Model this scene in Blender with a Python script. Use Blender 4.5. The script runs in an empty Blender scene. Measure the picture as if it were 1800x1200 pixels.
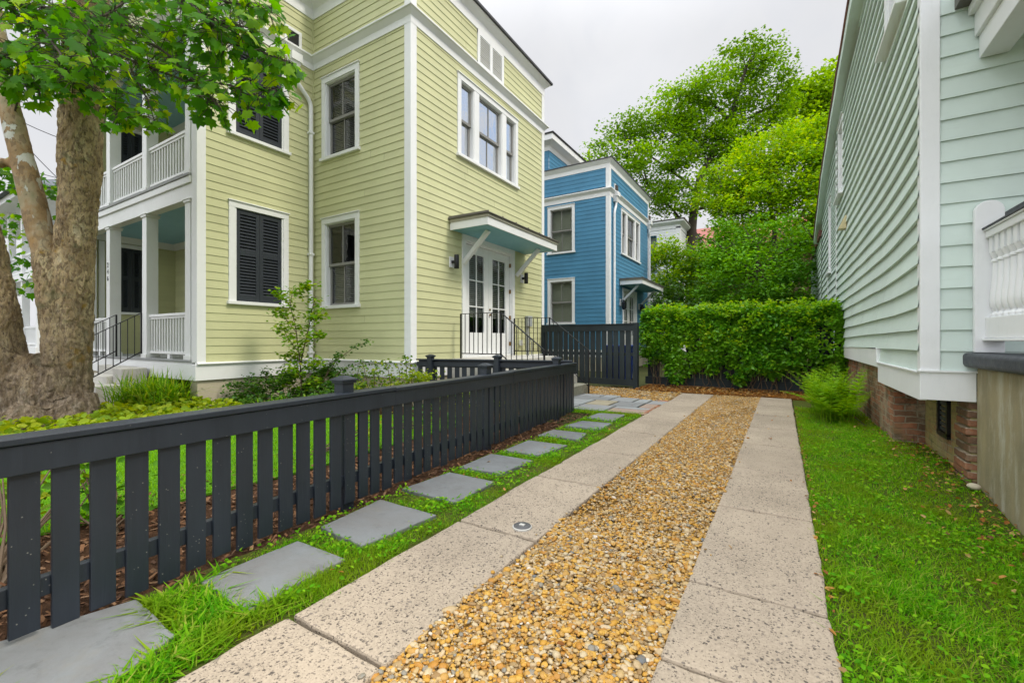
import bpy, bmesh, math, random
import numpy as np
from mathutils import Vector, Matrix, noise

R = math.radians
S = bpy.context.scene
COL = S.collection
rnd = random.Random(7)
rng = np.random.default_rng(11)

# ------------------------------------------------------------------ camera
F, CX, CY, CH = 780.0, 900.0, 597.0, 1.2           # focal length in photo pixels, principal point, eye height
TH = math.atan2(477, 780)
CT, ST = math.cos(TH), math.sin(TH)
cd = bpy.data.cameras.new('camera')
cd.sensor_width = 36
cd.lens = F / 1800 * 36
cd.shift_y = -3 / 1800
cd.clip_start = .05
cd.clip_end = 1500
cam = bpy.data.objects.new('camera', cd)
cam.location = (0, 0, CH)
cam.rotation_euler = (R(90), 0, TH)
COL.objects.link(cam)
S.camera = cam


def at(u, v, d):
    """world point at depth d metres along the view axis for a photo pixel"""
    a, b = (u - CX) / F, -(v - CY) / F
    return Vector(((a * CT - ST) * d, (a * ST + CT) * d, CH + b * d))


# ------------------------------------------------------------------ sky, sun, exposure
SUN_EL, SUN_AZ = R(50), R(84)                       # azimuth from +Y towards +X
w = bpy.data.worlds.new('World')
S.world = w
w.use_nodes = True
nt = w.node_tree
for n in list(nt.nodes):
    nt.nodes.remove(n)
N = nt.nodes.new
sky = N('ShaderNodeTexSky'); sky.sky_type = 'NISHITA'; sky.sun_disc = False
sky.sun_elevation = SUN_EL; sky.sun_rotation = SUN_AZ
sky.air_density = 1.2; sky.dust_density = 2.0
tc = N('ShaderNodeTexCoord')
sx = N('ShaderNodeSeparateXYZ'); nt.links.new(tc.outputs['Generated'], sx.inputs[0])
mr = N('ShaderNodeMapRange'); mr.interpolation_type = 'SMOOTHSTEP'
mr.inputs['From Min'].default_value = .52; mr.inputs['From Max'].default_value = 1
mr.inputs['To Min'].default_value = 5.05; mr.inputs['To Max'].default_value = 21.0   # cloud deck is brighter overhead
nt.links.new(sx.outputs['Z'], mr.inputs[0])
sb = N('ShaderNodeMapRange'); sb.interpolation_type = 'SMOOTHSTEP'                   # southern sky boosted, added to light the walls that face it
sb.inputs['From Min'].default_value = -.15; sb.inputs['From Max'].default_value = -.75
sb.inputs['To Min'].default_value = 1.0; sb.inputs['To Max'].default_value = 2.05
nt.links.new(sx.outputs['Y'], sb.inputs[0])
cn = N('ShaderNodeTexNoise'); cn.inputs['Scale'].default_value = 2.2; cn.inputs['Detail'].default_value = 6
nt.links.new(tc.outputs['Generated'], cn.inputs['Vector'])
cr = N('ShaderNodeMapRange'); cr.inputs['From Min'].default_value = .3; cr.inputs['From Max'].default_value = .7
cr.inputs['To Min'].default_value = .90; cr.inputs['To Max'].default_value = 1.05
nt.links.new(cn.outputs['Fac'], cr.inputs[0])
mu = N('ShaderNodeMath'); mu.operation = 'MULTIPLY'
mu0 = N('ShaderNodeMath'); mu0.operation = 'MULTIPLY'
nt.links.new(mr.outputs[0], mu0.inputs[0]); nt.links.new(sb.outputs[0], mu0.inputs[1])
nt.links.new(mu0.outputs[0], mu.inputs[0]); nt.links.new(cr.outputs[0], mu.inputs[1])
tint = N('ShaderNodeMix'); tint.data_type = 'RGBA'; tint.blend_type = 'MULTIPLY'; tint.inputs[0].default_value = 1
tint.inputs[6].default_value = (1, 1, 1, 1)
cc = N('ShaderNodeCombineColor')
for i, k in enumerate((.975, .985, 1.02)):
    m_ = N('ShaderNodeMath'); m_.operation = 'MULTIPLY'; m_.inputs[1].default_value = k
    nt.links.new(mu.outputs[0], m_.inputs[0]); nt.links.new(m_.outputs[0], cc.inputs[i])
# clouds break up towards the east (outside the photo's view, mirrored in the upper windows)
dirx = N('ShaderNodeMapRange'); dirx.inputs['From Min'].default_value = .22; dirx.inputs['From Max'].default_value = .5
dirx.inputs['To Min'].default_value = 0.04; dirx.inputs['To Max'].default_value = .9
nt.links.new(sx.outputs['X'], dirx.inputs[0])
cb = N('ShaderNodeTexNoise'); cb.inputs['Scale'].default_value = 7; cb.inputs['Detail'].default_value = 8; cb.inputs['Distortion'].default_value = 1.2
nt.links.new(tc.outputs['Generated'], cb.inputs['Vector'])
br = N('ShaderNodeMapRange'); br.inputs['From Min'].default_value = .42; br.inputs['From Max'].default_value = .62
nt.links.new(cb.outputs['Fac'], br.inputs[0])
mk = N('ShaderNodeMath'); mk.operation = 'MULTIPLY'
nt.links.new(br.outputs[0], mk.inputs[0]); nt.links.new(dirx.outputs[0], mk.inputs[1])
mx = N('ShaderNodeMix'); mx.data_type = 'RGBA'
nt.links.new(mk.outputs[0], mx.inputs[0]); nt.links.new(cc.outputs[0], mx.inputs[6]); nt.links.new(sky.outputs[0], mx.inputs[7])
bg = N('ShaderNodeBackground'); bg.inputs['Strength'].default_value = .11
nt.links.new(mx.outputs[2], bg.inputs['Color'])
wo = N('ShaderNodeOutputWorld'); nt.links.new(bg.outputs[0], wo.inputs[0])

ld = bpy.data.lights.new('sun', 'SUN'); ld.energy = 1.5; ld.angle = R(14); ld.color = (1, .93, .80)
sun = bpy.data.objects.new('sun', ld)
sd = Vector((math.sin(SUN_AZ) * math.cos(SUN_EL), math.cos(SUN_AZ) * math.cos(SUN_EL), math.sin(SUN_EL)))
sun.rotation_euler = sd.to_track_quat('Z', 'Y').to_euler()
COL.objects.link(sun)
S.view_settings.view_transform = 'Standard'
S.view_settings.look = 'None'
S.view_settings.exposure = 0.58
S.view_settings.gamma = 1
S.cycles.max_bounces = 8
S.cycles.transparent_max_bounces = 16


# ------------------------------------------------------------------ materials
def lin(r, g, b):
    f = lambda c: c / 12.92 if c <= .04045 else ((c + .055) / 1.055) ** 2.4
    return (f(r / 255), f(g / 255), f(b / 255))


class Mat:
    """small node builder"""
    def __init__(s, name, col=(.5, .5, .5), rough=.6, spec=.4, metal=0):
        s.m = bpy.data.materials.new(name); s.m.use_nodes = True
        s.t = s.m.node_tree; s.p = s.t.nodes['Principled BSDF']; s.o = s.t.nodes['Material Output']
        s.p.inputs['Base Color'].default_value = (*col, 1)
        s.p.inputs['Roughness'].default_value = rough
        s.p.inputs['Specular IOR Level'].default_value = spec
        s.p.inputs['Metallic'].default_value = metal
        s.geo = None
    def n(s, k, **kw):
        x = s.t.nodes.new(k)
        for a, v in kw.items():
            setattr(x, a, v)
        return x
    def l(s, a, b): s.t.links.new(a, b)
    def pos(s, scale=(1, 1, 1)):
        g = s.n('ShaderNodeNewGeometry')
        mp = s.n('ShaderNodeMapping'); mp.inputs['Scale'].default_value = scale
        s.l(g.outputs['Position'], mp.inputs[0]); return mp.outputs[0]
    def noise(s, scale=5, detail=4, vec=None, rough=.5, dist=0):
        x = s.n('ShaderNodeTexNoise'); x.inputs['Scale'].default_value = scale; x.inputs['Detail'].default_value = detail
        x.inputs['Roughness'].default_value = rough; x.inputs['Distortion'].default_value = dist
        s.l(vec if vec is not None else s.pos(), x.inputs['Vector']); return x.outputs['Fac']
    def voro(s, scale=5, vec=None, feat='F1', out='Distance', rand=1):
        x = s.n('ShaderNodeTexVoronoi'); x.feature = feat; x.inputs['Scale'].default_value = scale
        x.inputs['Randomness'].default_value = rand
        s.l(vec if vec is not None else s.pos(), x.inputs['Vector']); return x.outputs[out]
    def island(s):
        return s.n('ShaderNodeNewGeometry').outputs['Random Per Island']
    def ramp(s, fac, stops, interp='LINEAR'):
        x = s.n('ShaderNodeValToRGB'); e = x.color_ramp.elements; x.color_ramp.interpolation = interp
        while len(e) < len(stops): e.new(.5)
        for i, (p, c) in enumerate(stops):
            e[i].position = p; e[i].color = (*c, 1) if len(c) == 3 else c
        s.l(fac, x.inputs[0]); return x.outputs[0]
    def mr(s, v, a, b, c=0, d=1):
        x = s.n('ShaderNodeMapRange')
        for k, q in zip(('From Min', 'From Max', 'To Min', 'To Max'), (a, b, c, d)): x.inputs[k].default_value = q
        s.l(v, x.inputs[0]); return x.outputs[0]
    def math(s, op, a, b):
        x = s.n('ShaderNodeMath', operation=op)
        for i, q in enumerate((a, b)):
            if isinstance(q, (int, float)): x.inputs[i].default_value = q
            else: s.l(q, x.inputs[i])
        return x.outputs[0]
    def mix(s, f, a, b, mode='MIX'):
        x = s.n('ShaderNodeMix', data_type='RGBA', blend_type=mode)
        for i, q in ((0, f), (6, a), (7, b)):
            if isinstance(q, (int, float)): x.inputs[i].default_value = q
            elif isinstance(q, tuple): x.inputs[i].default_value = (*q, 1)[:4]
            else: s.l(q, x.inputs[i])
        return x.outputs[2]
    def base(s, c): s.l(c, s.p.inputs['Base Color'])
    def rough(s, c): s.l(c, s.p.inputs['Roughness'])
    def bump(s, h, strength=.3, dist=.01):
        x = s.n('ShaderNodeBump'); x.inputs['Strength'].default_value = strength; x.inputs['Distance'].default_value = dist
        s.l(h, x.inputs['Height']); s.l(x.outputs[0], s.p.inputs['Normal'])


def painted(name, col, var=.06, rough=.5, dirt=None, grain=(1, 1, 1), bump=.12, board=0):
    m = Mat(name, col, rough, .35)
    n1 = m.noise(1.3, 5, rough=.6)
    k = tuple(c * (1 - var * 1.6) for c in col); q = tuple(min(1, c * (1 + var)) for c in col)
    c = m.mix(m.mr(n1, .3, .7), k, q)
    n2 = m.noise(14, 6, m.pos(grain), .65)
    c = m.mix(m.mr(n2, .55, .8, 0, .35), c, dirt or tuple(x * .8 for x in col))
    if board:
        c = m.mix(1.0, c, m.ramp(m.island(), [(0, (1 - board,) * 3), (1, (1 + board * .6,) * 3)]), 'MULTIPLY')
    m.base(c)
    m.rough(m.mr(n2, .3, .7, rough - .08, rough + .12))
    m.bump(m.noise(60, 5, m.pos(grain), .6), bump, .004)
    return m.m


M = {}
M['green'] = painted('green_siding_paint', (.54, .545, .31), .05, .5, (.44, .445, .25), (.25, .25, 3), board=.055)
M['blue'] = painted('blue_siding_paint', (.06, .215, .355), .08, .5, None, (.25, .25, 3), board=.055)
M['mint'] = painted('mint_siding_paint', (.625, .735, .685), .05, .45, (.51, .60, .55), (.3, .3, 2.2), .25, board=.055)
M['white'] = painted('white_trim_paint', (.76, .77, .77), .025, .42, (.62, .63, .6), (1, 1, .5))
M['oldwhite'] = painted('weathered_white_paint', (.79, .81, .82), .03, .42, (.64, .68, .67), (1.5, 1.5, .4), .25)
M['tallfence'] = painted('slate_fence_paint', (.024, .036, .041), .25, .6, (.045, .058, .06), (3, 3, .25), .5)
M['shutter'] = painted('charcoal_shutter_paint', (.03, .036, .045), .08, .4)
M['black'] = painted('black_iron_paint', (.012, .012, .014), .1, .35)
M['haint'] = painted('pale_blue_ceiling_paint', (.27, .50, .62), .03, .5)
M['soffit'] = painted('blue_soffit_paint', (.20, .43, .50), .03, .5)
M['sash'] = painted('taupe_sash_paint', (.24, .235, .22), .05, .4)
M['taupe'] = painted('taupe_trim_paint', (.36, .34, .27), .05, .5)
M['cream'] = painted('cream_foundation_stucco', (.50, .45, .33), .1, .8, (.4, .37, .29), (1, 1, 1), .5)
M['greywhite'] = painted('offwhite_house_paint', (.72, .74, .75), .03, .5)
M['roofmetal'] = painted('weathered_roof_metal', (.13, .12, .105), .15, .45)
M['roofdark'] = painted('dark_roof_edge', (.05, .05, .055), .15, .6)
M['deck'] = painted('grey_deck_paint', (.26, .27, .27), .08, .55)
M['coping'] = painted('dark_coping_paint', (.055, .06, .072), .15, .5, (.09, .09, .1), (1, 1, 1), .5)
M['meter'] = painted('grey_meter_enamel', (.34, .36, .36), .05, .4)
M['binblue'] = painted('blue_bin_plastic', (.015, .06, .42), .05, .4)
M['pinkroof'] = painted('red_metal_roof_paint', (.42, .12, .09), .15, .5)
M['shingle'] = painted('grey_shingles', (.12, .135, .155), .35, .8, (.06, .07, .08), (4, 4, 14), .6)
M['redshingle'] = painted('rust_shingles', (.22, .10, .075), .35, .8, (.05, .05, .05), (6, 6, 6), .6)
M['room'] = Mat('unlit_room_dark', (.045, .045, .042), .9, .1).m  # near black, so rooms behind the glass read as unlit
M['blind'] = painted('window_blind', (.33, .35, .28), .04, .6)
M['darkblind'] = painted('dark_window_blind', (.2, .2, .185), .05, .6)
M['curtain'] = painted('white_curtain', (.62, .62, .64), .05, .8)
M['brass'] = Mat('aged_brass', (.25, .15, .06), .35, .5, .8).m
M['rustpipe'] = painted('drain_lid_plastic', (.10, .10, .10), .1, .45)
M['yellowlamp'] = painted('cream_lamp_shade', (.60, .52, .30), .05, .5)


def specked(name, col, spec_col):
    m = Mat(name, col, .36, .42)
    n1 = m.noise(1.7, 5, m.pos((2, 2, .6)), .65)
    c = m.mix(m.mr(n1, .3, .7), tuple(k * .82 for k in col), tuple(k * 1.2 for k in col))
    grain = m.noise(9, 8, m.pos((6, 6, .4)), .7)
    c = m.mix(m.mr(grain, .5, .75, 0, .3), c, tuple(k * 1.6 for k in col))
    v = m.voro(70); vc = m.n('ShaderNodeSeparateColor'); m.l(m.voro(70, out='Color'), vc.inputs[0])
    g = m.n('ShaderNodeNewGeometry'); sp = m.n('ShaderNodeSeparateXYZ'); m.l(g.outputs['Position'], sp.inputs[0])
    dens = m.mr(sp.outputs['Z'], 0, .7, .93, .985)
    f = m.math('MULTIPLY', m.math('GREATER_THAN', vc.outputs[0], dens), m.math('LESS_THAN', v, .20))
    c = m.mix(m.math('MULTIPLY', f, .8), c, spec_col)
    m.base(c); m.rough(m.mr(n1, .3, .7, .3, .46)); m.bump(grain, .4, .004); return m.m


M['charcoal'] = specked('charcoal_fence_paint', (.021, .027, .037), (.2, .2, .18))


def glassmat(name, tintc, lo=.06, hi=.75):
    m = Mat(name)
    t = m.n('ShaderNodeBsdfTransparent'); t.inputs[0].default_value = (*tintc, 1)
    g = m.n('ShaderNodeBsdfGlossy'); g.inputs['Roughness'].default_value = .02
    g.inputs['Color'].default_value = (.9, .93, .96, 1)
    fr = m.n('ShaderNodeLayerWeight'); fr.inputs['Blend'].default_value = .5
    wv = m.n('ShaderNodeBump'); wv.inputs['Strength'].default_value = .05; wv.inputs['Distance'].default_value = .05
    m.l(m.noise(5, 2, dist=1.5), wv.inputs['Height']); m.l(wv.outputs[0], g.inputs['Normal'])
    mxs = m.n('ShaderNodeMixShader')
    m.l(m.mr(m.math('POWER', fr.outputs['Facing'], 4.0), 0, 1, lo, hi), mxs.inputs[0]); m.l(t.outputs[0], mxs.inputs[1]); m.l(g.outputs[0], mxs.inputs[2])
    m.l(mxs.outputs[0], m.o.inputs[0]); return m.m


M['glass'] = glassmat('window_glass', (.8, .82, .8), .05, .95)
M['mirror_glass'] = glassmat('reflective_window_glass', (.55, .58, .6), .82, 1.0)


def concrete(name, col, pits=True, scale=1.0, pit=.5):
    m = Mat(name, col, .85, .25)
    big = m.noise(1.1, 5, rough=.6)
    c = m.mix(m.mr(big, .3, .7), tuple(x * .74 for x in col), tuple(x * 1.14 for x in col))
    c = m.mix(m.mr(m.noise(5, 7, rough=.75), .5, .75, 0, .4), c, tuple(x * .6 for x in col))
    c = m.mix(m.mr(m.noise(85 * scale, 3), .35, .7, 0, .55), c, tuple(x * 1.35 for x in col))
    if pits:
        def layer(sc, frac, lo, hi):
            wv = m.n('ShaderNodeVectorMath', operation='ADD')
            nn = m.n('ShaderNodeTexNoise'); nn.inputs['Scale'].default_value = sc * .8; nn.inputs['Detail'].default_value = 3
            m.l(m.pos(), nn.inputs['Vector'])
            q = m.n('ShaderNodeVectorMath', operation='SCALE'); q.inputs['Scale'].default_value = 1.5 / sc
            m.l(nn.outputs['Color'], q.inputs[0]); m.l(m.pos(), wv.inputs[0]); m.l(q.outputs[0], wv.inputs[1])
            sp = m.n('ShaderNodeSeparateColor'); m.l(m.voro(sc, wv.outputs[0], out='Color'), sp.inputs[0])
            v = m.voro(sc, wv.outputs[0])
            amt = m.math('MULTIPLY', m.mr(m.noise(1.7, 3), .3, .62, .25, 1.0), frac)
            size = m.mr(sp.outputs[1], 0, 1, lo, hi)
            soft = m.math('MINIMUM', m.mr(m.math('SUBTRACT', size, v), 0, .14), 1.0)
            return m.math('MULTIPLY', m.math('LESS_THAN', sp.outputs[0], amt), soft), sp.outputs[2]
        f1, t1 = layer(62 * scale, pit * .78, .14, .50)
        f2, t2 = layer(120 * scale, pit * .75, .10, .48)
        c = m.mix(m.math('MULTIPLY', f2, .75), c, (.12, .10, .08))
        c = m.mix(m.math('MULTIPLY', f1, .92), c, m.mix(t1, (.055, .047, .04), (.20, .17, .14)))
        c = m.mix(m.mr(m.noise(.75, 6, rough=.7), .52, .72, 0, .35), c, tuple(x * 1.5 for x in col))
        c = m.mix(m.mr(m.noise(1.6, 6, m.pos((1.8, .35, 1)), .7), .55, .75, 0, .4), c, tuple(x * .55 for x in col))
        h = m.math('SUBTRACT', m.math('MULTIPLY', m.noise(90 * scale, 3), .25), m.math('ADD', f1, m.math('MULTIPLY', f2, .5)))
        m.bump(h, .6, .006)
    else:
        m.bump(m.noise(40, 6, rough=.65), .35, .006)
    m.base(c); return m.m


M['concrete'] = concrete('exposed_aggregate_concrete', (.36, .297, .222), True, 1.0, 1.45)
M['concrete2'] = concrete('worn_aggregate_concrete', (.36, .297, .222), True, 1.05, 1.2)
M['step'] = concrete('pale_step_concrete', (.46, .45, .41), False)
M['stepdark'] = concrete('mossy_step_concrete', (.27, .26, .2), True, .3, .5)


def bluestone():
    m = Mat('bluestone', (.2, .21, .22), .7, .3)
    n1 = m.noise(2.0, 6, rough=.65, dist=.6); n2 = m.noise(25, 5, rough=.7)
    oi = m.n('ShaderNodeObjectInfo').outputs['Random']
    a = m.mix(oi, (.135, .145, .148), (.195, .185, .17))
    c = m.mix(m.mr(n1, .35, .7), a, (.205, .22, .222))
    c = m.mix(m.mr(n2, .5, .8, 0, .35), c, (.14, .15, .15))
    c = m.mix(m.mr(m.noise(1.6, 5, rough=.7), .55, .72, 0, .55), c, (.21, .185, .135))
    c = m.mix(m.mr(m.noise(7, 7, rough=.75), .56, .7, 0, .5), c, (.09, .095, .09))
    m.base(c); m.bump(m.noise(11, 8, rough=.75), .55, .012); return m.m


M['bluestone'] = bluestone()


def flag():
    m = Mat('flagstone_mix', (.3, .3, .3), .75, .3)
    c = m.ramp(m.island(), [(0, (.20, .21, .21)), (.25, (.30, .32, .32)), (.45, (.36, .31, .20)), (.65, (.27, .28, .28)), (.8, (.34, .24, .18)), (1, (.40, .40, .37))], 'CONSTANT')
    c = m.mix(m.mr(m.noise(6, 6, rough=.7), .35, .75, 0, .6), c, (.22, .21, .19))
    m.base(c); m.bump(m.noise(20, 5), .3, .006); return m.m


M['flag'] = flag()


def brick(axis, lime=False):
    m = Mat(('limewashed_brick_' if lime else 'old_brick_') + ('side' if axis == 'X' else 'front'), rough=.9, spec=.2)
    g = m.n('ShaderNodeNewGeometry'); sp = m.n('ShaderNodeSeparateXYZ'); m.l(g.outputs['Position'], sp.inputs[0])
    cb_ = m.n('ShaderNodeCombineXYZ')
    wob = m.math('MULTIPLY', m.noise(6, 4), .06)
    m.l(m.math('ADD', sp.outputs['Y' if axis == 'X' else 'X'], wob), cb_.inputs[0]); m.l(m.math('ADD', sp.outputs['Z'], wob), cb_.inputs[1])
    b = m.n('ShaderNodeTexBrick'); m.l(cb_.outputs[0], b.inputs['Vector'])
    b.inputs['Scale'].default_value = 1; b.inputs['Brick Width'].default_value = .215; b.inputs['Row Height'].default_value = .075
    b.inputs['Mortar Size'].default_value = .009; b.inputs['Mortar Smooth'].default_value = .4; b.inputs['Bias'].default_value = -.1
    b.inputs['Color1'].default_value = (.40, .16, .085, 1); b.inputs['Color2'].default_value = (.15, .095, .06, 1)
    b.inputs['Mortar'].default_value = (.34, .28, .20, 1)
    c = m.mix(m.mr(m.noise(5, 6, rough=.7), .45, .7, 0, .7), b.outputs['Color'], (.085, .072, .05))
    c = m.mix(m.mr(m.noise(3.2, 5), .56, .68, 0, .6), c, (.46, .22, .13))
    c = m.mix(m.mr(m.noise(2.1, 5), .56, .7, 0, .6), c, (.12, .12, .05))
    c = m.mix(m.mr(m.noise(1.9, 7, rough=.72), .50, .62, 0, .75), c, (.37, .31, .22))
    c = m.mix(m.mr(m.noise(2.7, 7, rough=.75), .55, .66, 0, .8), c, (.05, .045, .032))
    if lime:
        c = m.mix(m.mr(m.noise(2.6, 7, rough=.7), .36, .52, .0, .9), c, (.36, .31, .13))
        c = m.mix(m.mr(m.noise(4.6, 6, rough=.7), .56, .68, 0, .7), c, (.12, .12, .06))
    m.base(c)
    m.bump(m.math('SUBTRACT', m.math('MULTIPLY', m.noise(30, 4), .5), b.outputs['Fac']), .9, .016)
    return m.m


M['brickX'] = brick('X'); M['brickY'] = brick('Y'); M['limebrick'] = brick('X', True)


def stucco(name, col, col2, col3):
    m = Mat(name, col, .9, .15)
    n1 = m.noise(2.2, 7, m.pos((1, 1, .45)), .65)
    c = m.mix(m.mr(n1, .35, .68), col, col2)
    c = m.mix(m.mr(m.noise(4.5, 7, m.pos((1.6, 1.6, .35)), .7), .5, .72, 0, .85), c, col3)
    c = m.mix(m.mr(m.noise(1.1, 5), .5, .7, 0, .4), c, (.20, .17, .10))
    m.base(c); m.bump(m.noise(14, 8, rough=.7), .5, .012); return m.m


M['stucco'] = stucco('stained_stucco', (.37, .315, .19), (.21, .19, .125), (.50, .49, .41))
M['yellowstucco'] = stucco('mossy_limewash', (.34, .29, .12), (.15, .14, .075), (.10, .095, .05))


def soilmat(name, cols, scale=9, bump=.6):
    m = Mat(name, cols[0], .95, .1)
    c = m.mix(m.mr(m.noise(scale, 7, rough=.7), .35, .65), cols[0], cols[1])
    c = m.mix(m.mr(m.voro(scale * 4), .1, .6, .5, 0), c, cols[2])
    m.base(c); m.bump(m.noise(scale * 4, 6, rough=.7), bump, .02); return m.m


M['ground'] = soilmat('ground_soil', ((.06, .075, .02), (.045, .04, .02), (.09, .10, .03)))
M['grasssoil'] = soilmat('grass_soil', ((.07, .12, .012), (.11, .085, .03), (.08, .16, .012)), 16, 1)
M['lawn'] = soilmat('lawn_turf', ((.07, .19, .008), (.10, .25, .012), (.05, .14, .008)), 14)
M['mulch'] = soilmat('bark_mulch', ((.06, .032, .018), (.10, .05, .025), (.03, .018, .012)), 22, 1)
M['litter'] = soilmat('leaf_litter', ((.24, .095, .018), (.12, .05, .016), (.36, .18, .04)), 18, 1)
M['gravelbase'] = soilmat('gravel_sand', ((.33, .19, .05), (.22, .12, .035), (.42, .28, .11)), 26, 1)


def pebble():
    m = Mat('river_pebble', rough=.55, spec=.4)
    i = m.island()
    c = m.ramp(i, [(0, (.47, .27, .06)), (.12, (.50, .36, .16)), (.22, (.53, .44, .27)), (.32, (.44, .21, .03)), (.42, (.34, .24, .11)),
                   (.5, (.56, .44, .27)), (.57, (.54, .29, .035)), (.67, (.29, .18, .07)), (.76, (.47, .36, .20)), (.84, (.58, .34, .055)), (.925, (.24, .23, .19)), (.95, (.14, .155, .16)), (.957, (.58, .36, .08)), (.988, (.66, .60, .50))], 'CONSTANT')
    c = m.mix(m.mr(m.noise(70, 4), .45, .75, 0, .35), c, (.35, .20, .06))
    c = m.mix(1.0, c, (.88, .86, .84), 'MULTIPLY')
    m.base(c); return m.m


M['pebble'] = pebble()


def leafmat(name, cols, trans=.35, clump=0, clumpcol=None, rough=.55, spec=.15, tcol=None):
    m = Mat(name, cols[0], rough, spec)
    st = [(i / max(1, len(cols) - 1), c) for i, c in enumerate(cols)]
    c = m.ramp(m.island(), st)
    if clump:
        c = m.mix(m.mr(m.noise(clump, 3), .42, .62, 0, .8), c, clumpcol)
    m.base(c)
    t = m.n('ShaderNodeBsdfTranslucent')
    hs = m.n('ShaderNodeHueSaturation'); hs.inputs['Value'].default_value = 1.5; hs.inputs['Saturation'].default_value = 1.1
    hs.inputs['Hue'].default_value = .485
    m.l(c, hs.inputs['Color']); m.l(hs.outputs[0], t.inputs[0])
    x = m.n('ShaderNodeMixShader'); x.inputs[0].default_value = trans
    m.l(m.p.outputs[0], x.inputs[1]); m.l(t.outputs[0], x.inputs[2]); m.l(x.outputs[0], m.o.inputs[0])
    return m.m


M['sycleaf'] = leafmat('sycamore_leaf', [(.03, .13, .004), (.055, .21, .005), (.09, .29, .007), (.17, .40, .009), (.38, .52, .012)], .58, 1.1, (.045, .18, .005), .5, .2)
M['elmleaf'] = leafmat('elm_leaf', [(.09, .24, .006), (.15, .34, .008), (.21, .41, .010), (.28, .46, .012)], .4, .35, (.08, .19, .008))
M['poplarleaf'] = leafmat('poplar_leaf', [(.14, .29, .010), (.21, .38, .014), (.27, .43, .02)], .45, .5, (.14, .28, .010))
M['yellowleaf'] = leafmat('yellow_green_leaf', [(.11, .26, .006), (.19, .39, .006), (.30, .48, .008), (.42, .51, .010)], .42, .45, (.10, .24, .008))
M['midleaf'] = leafmat('mid_green_leaf', [(.05, .17, .006), (.09, .27, .008), (.14, .36, .010), (.20, .43, .012)], .32, .5, (.04, .14, .008))
M['vineleaf'] = leafmat('vine_leaf', [(.03, .14, .006), (.06, .22, .008), (.09, .29, .010), (.14, .37, .012), (.22, .42, .014)], .4, 1.3, (.15, .36, .012), .4, .4)
M['vinetip'] = leafmat('young_vine_leaf', [(.14, .34, .012), (.22, .43, .015), (.34, .48, .02)], .4)
M['weedleaf'] = leafmat('weed_leaf', [(.07, .25, .006), (.11, .35, .008), (.18, .43, .010), (.28, .48, .015)], .4, rough=.6, spec=.08)
M['fernleaf'] = leafmat('fern_leaf', [(.14, .32, .008), (.22, .43, .012), (.30, .48, .02)], .45)
M['shrubleaf'] = leafmat('dark_shrub_leaf', [(.02, .08, .008), (.04, .13, .010), (.07, .18, .012), (.12, .24, .018)], .3, rough=.4, spec=.35)
M['lightshrub'] = leafmat('light_shrub_leaf', [(.06, .15, .012), (.10, .21, .015), (.18, .28, .02), (.34, .36, .03)], .35)
M['mapleleaf'] = leafmat('maple_leaf', [(.09, .22, .008), (.13, .30, .010), (.20, .36, .014), (.28, .35, .02)], .4)
M['coverleaf'] = leafmat('ground_cover_leaf', [(.12, .22, .012), (.22, .33, .015), (.32, .38, .02), (.10, .18, .012)], .4)
M['lilyleaf'] = leafmat('strap_leaf', [(.08, .22, .010), (.13, .30, .012), (.20, .36, .02), (.36, .40, .05)], .4)
M['grassblade'] = leafmat('grass_blade', [(.05, .22, .004), (.09, .31, .006), (.14, .39, .008), (.21, .45, .010), (.40, .40, .08)], .45, 2.2, (.20, .30, .012), .6, .06)
M['lawnblade'] = leafmat('lawn_blade', [(.12, .32, .006), (.17, .40, .008), (.23, .46, .010)], .45)
M['deadleaf'] = leafmat('fallen_leaf', [(.34, .14, .025), (.22, .09, .025), (.44, .22, .05), (.46, .32, .12), (.15, .07, .03)], .2, rough=.7)
M['chip'] = leafmat('mulch_chip', [(.07, .035, .018), (.13, .06, .028), (.20, .10, .045), (.05, .025, .015), (.26, .15, .08)], .0, rough=.8, spec=.2)
M['twig'] = painted('brown_twig', (.11, .075, .045), .2, .8)
M['bark_far'] = painted('grey_brown_bark', (.075, .06, .048), .25, .9, (.04, .032, .026), (6, 6, 1.2), .8)


def warped(m, scale, amt, st):
    wv = m.n('ShaderNodeVectorMath', operation='ADD'); nn = m.n('ShaderNodeTexNoise'); nn.inputs['Scale'].default_value = scale; nn.inputs['Detail'].default_value = 4
    ps = m.pos(st); m.l(ps, nn.inputs['Vector'])
    sc = m.n('ShaderNodeVectorMath', operation='SCALE'); sc.inputs['Scale'].default_value = amt
    m.l(nn.outputs['Color'], sc.inputs[0]); m.l(ps, wv.inputs[0]); m.l(sc.outputs[0], wv.inputs[1]); return wv.outputs[0]


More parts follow.
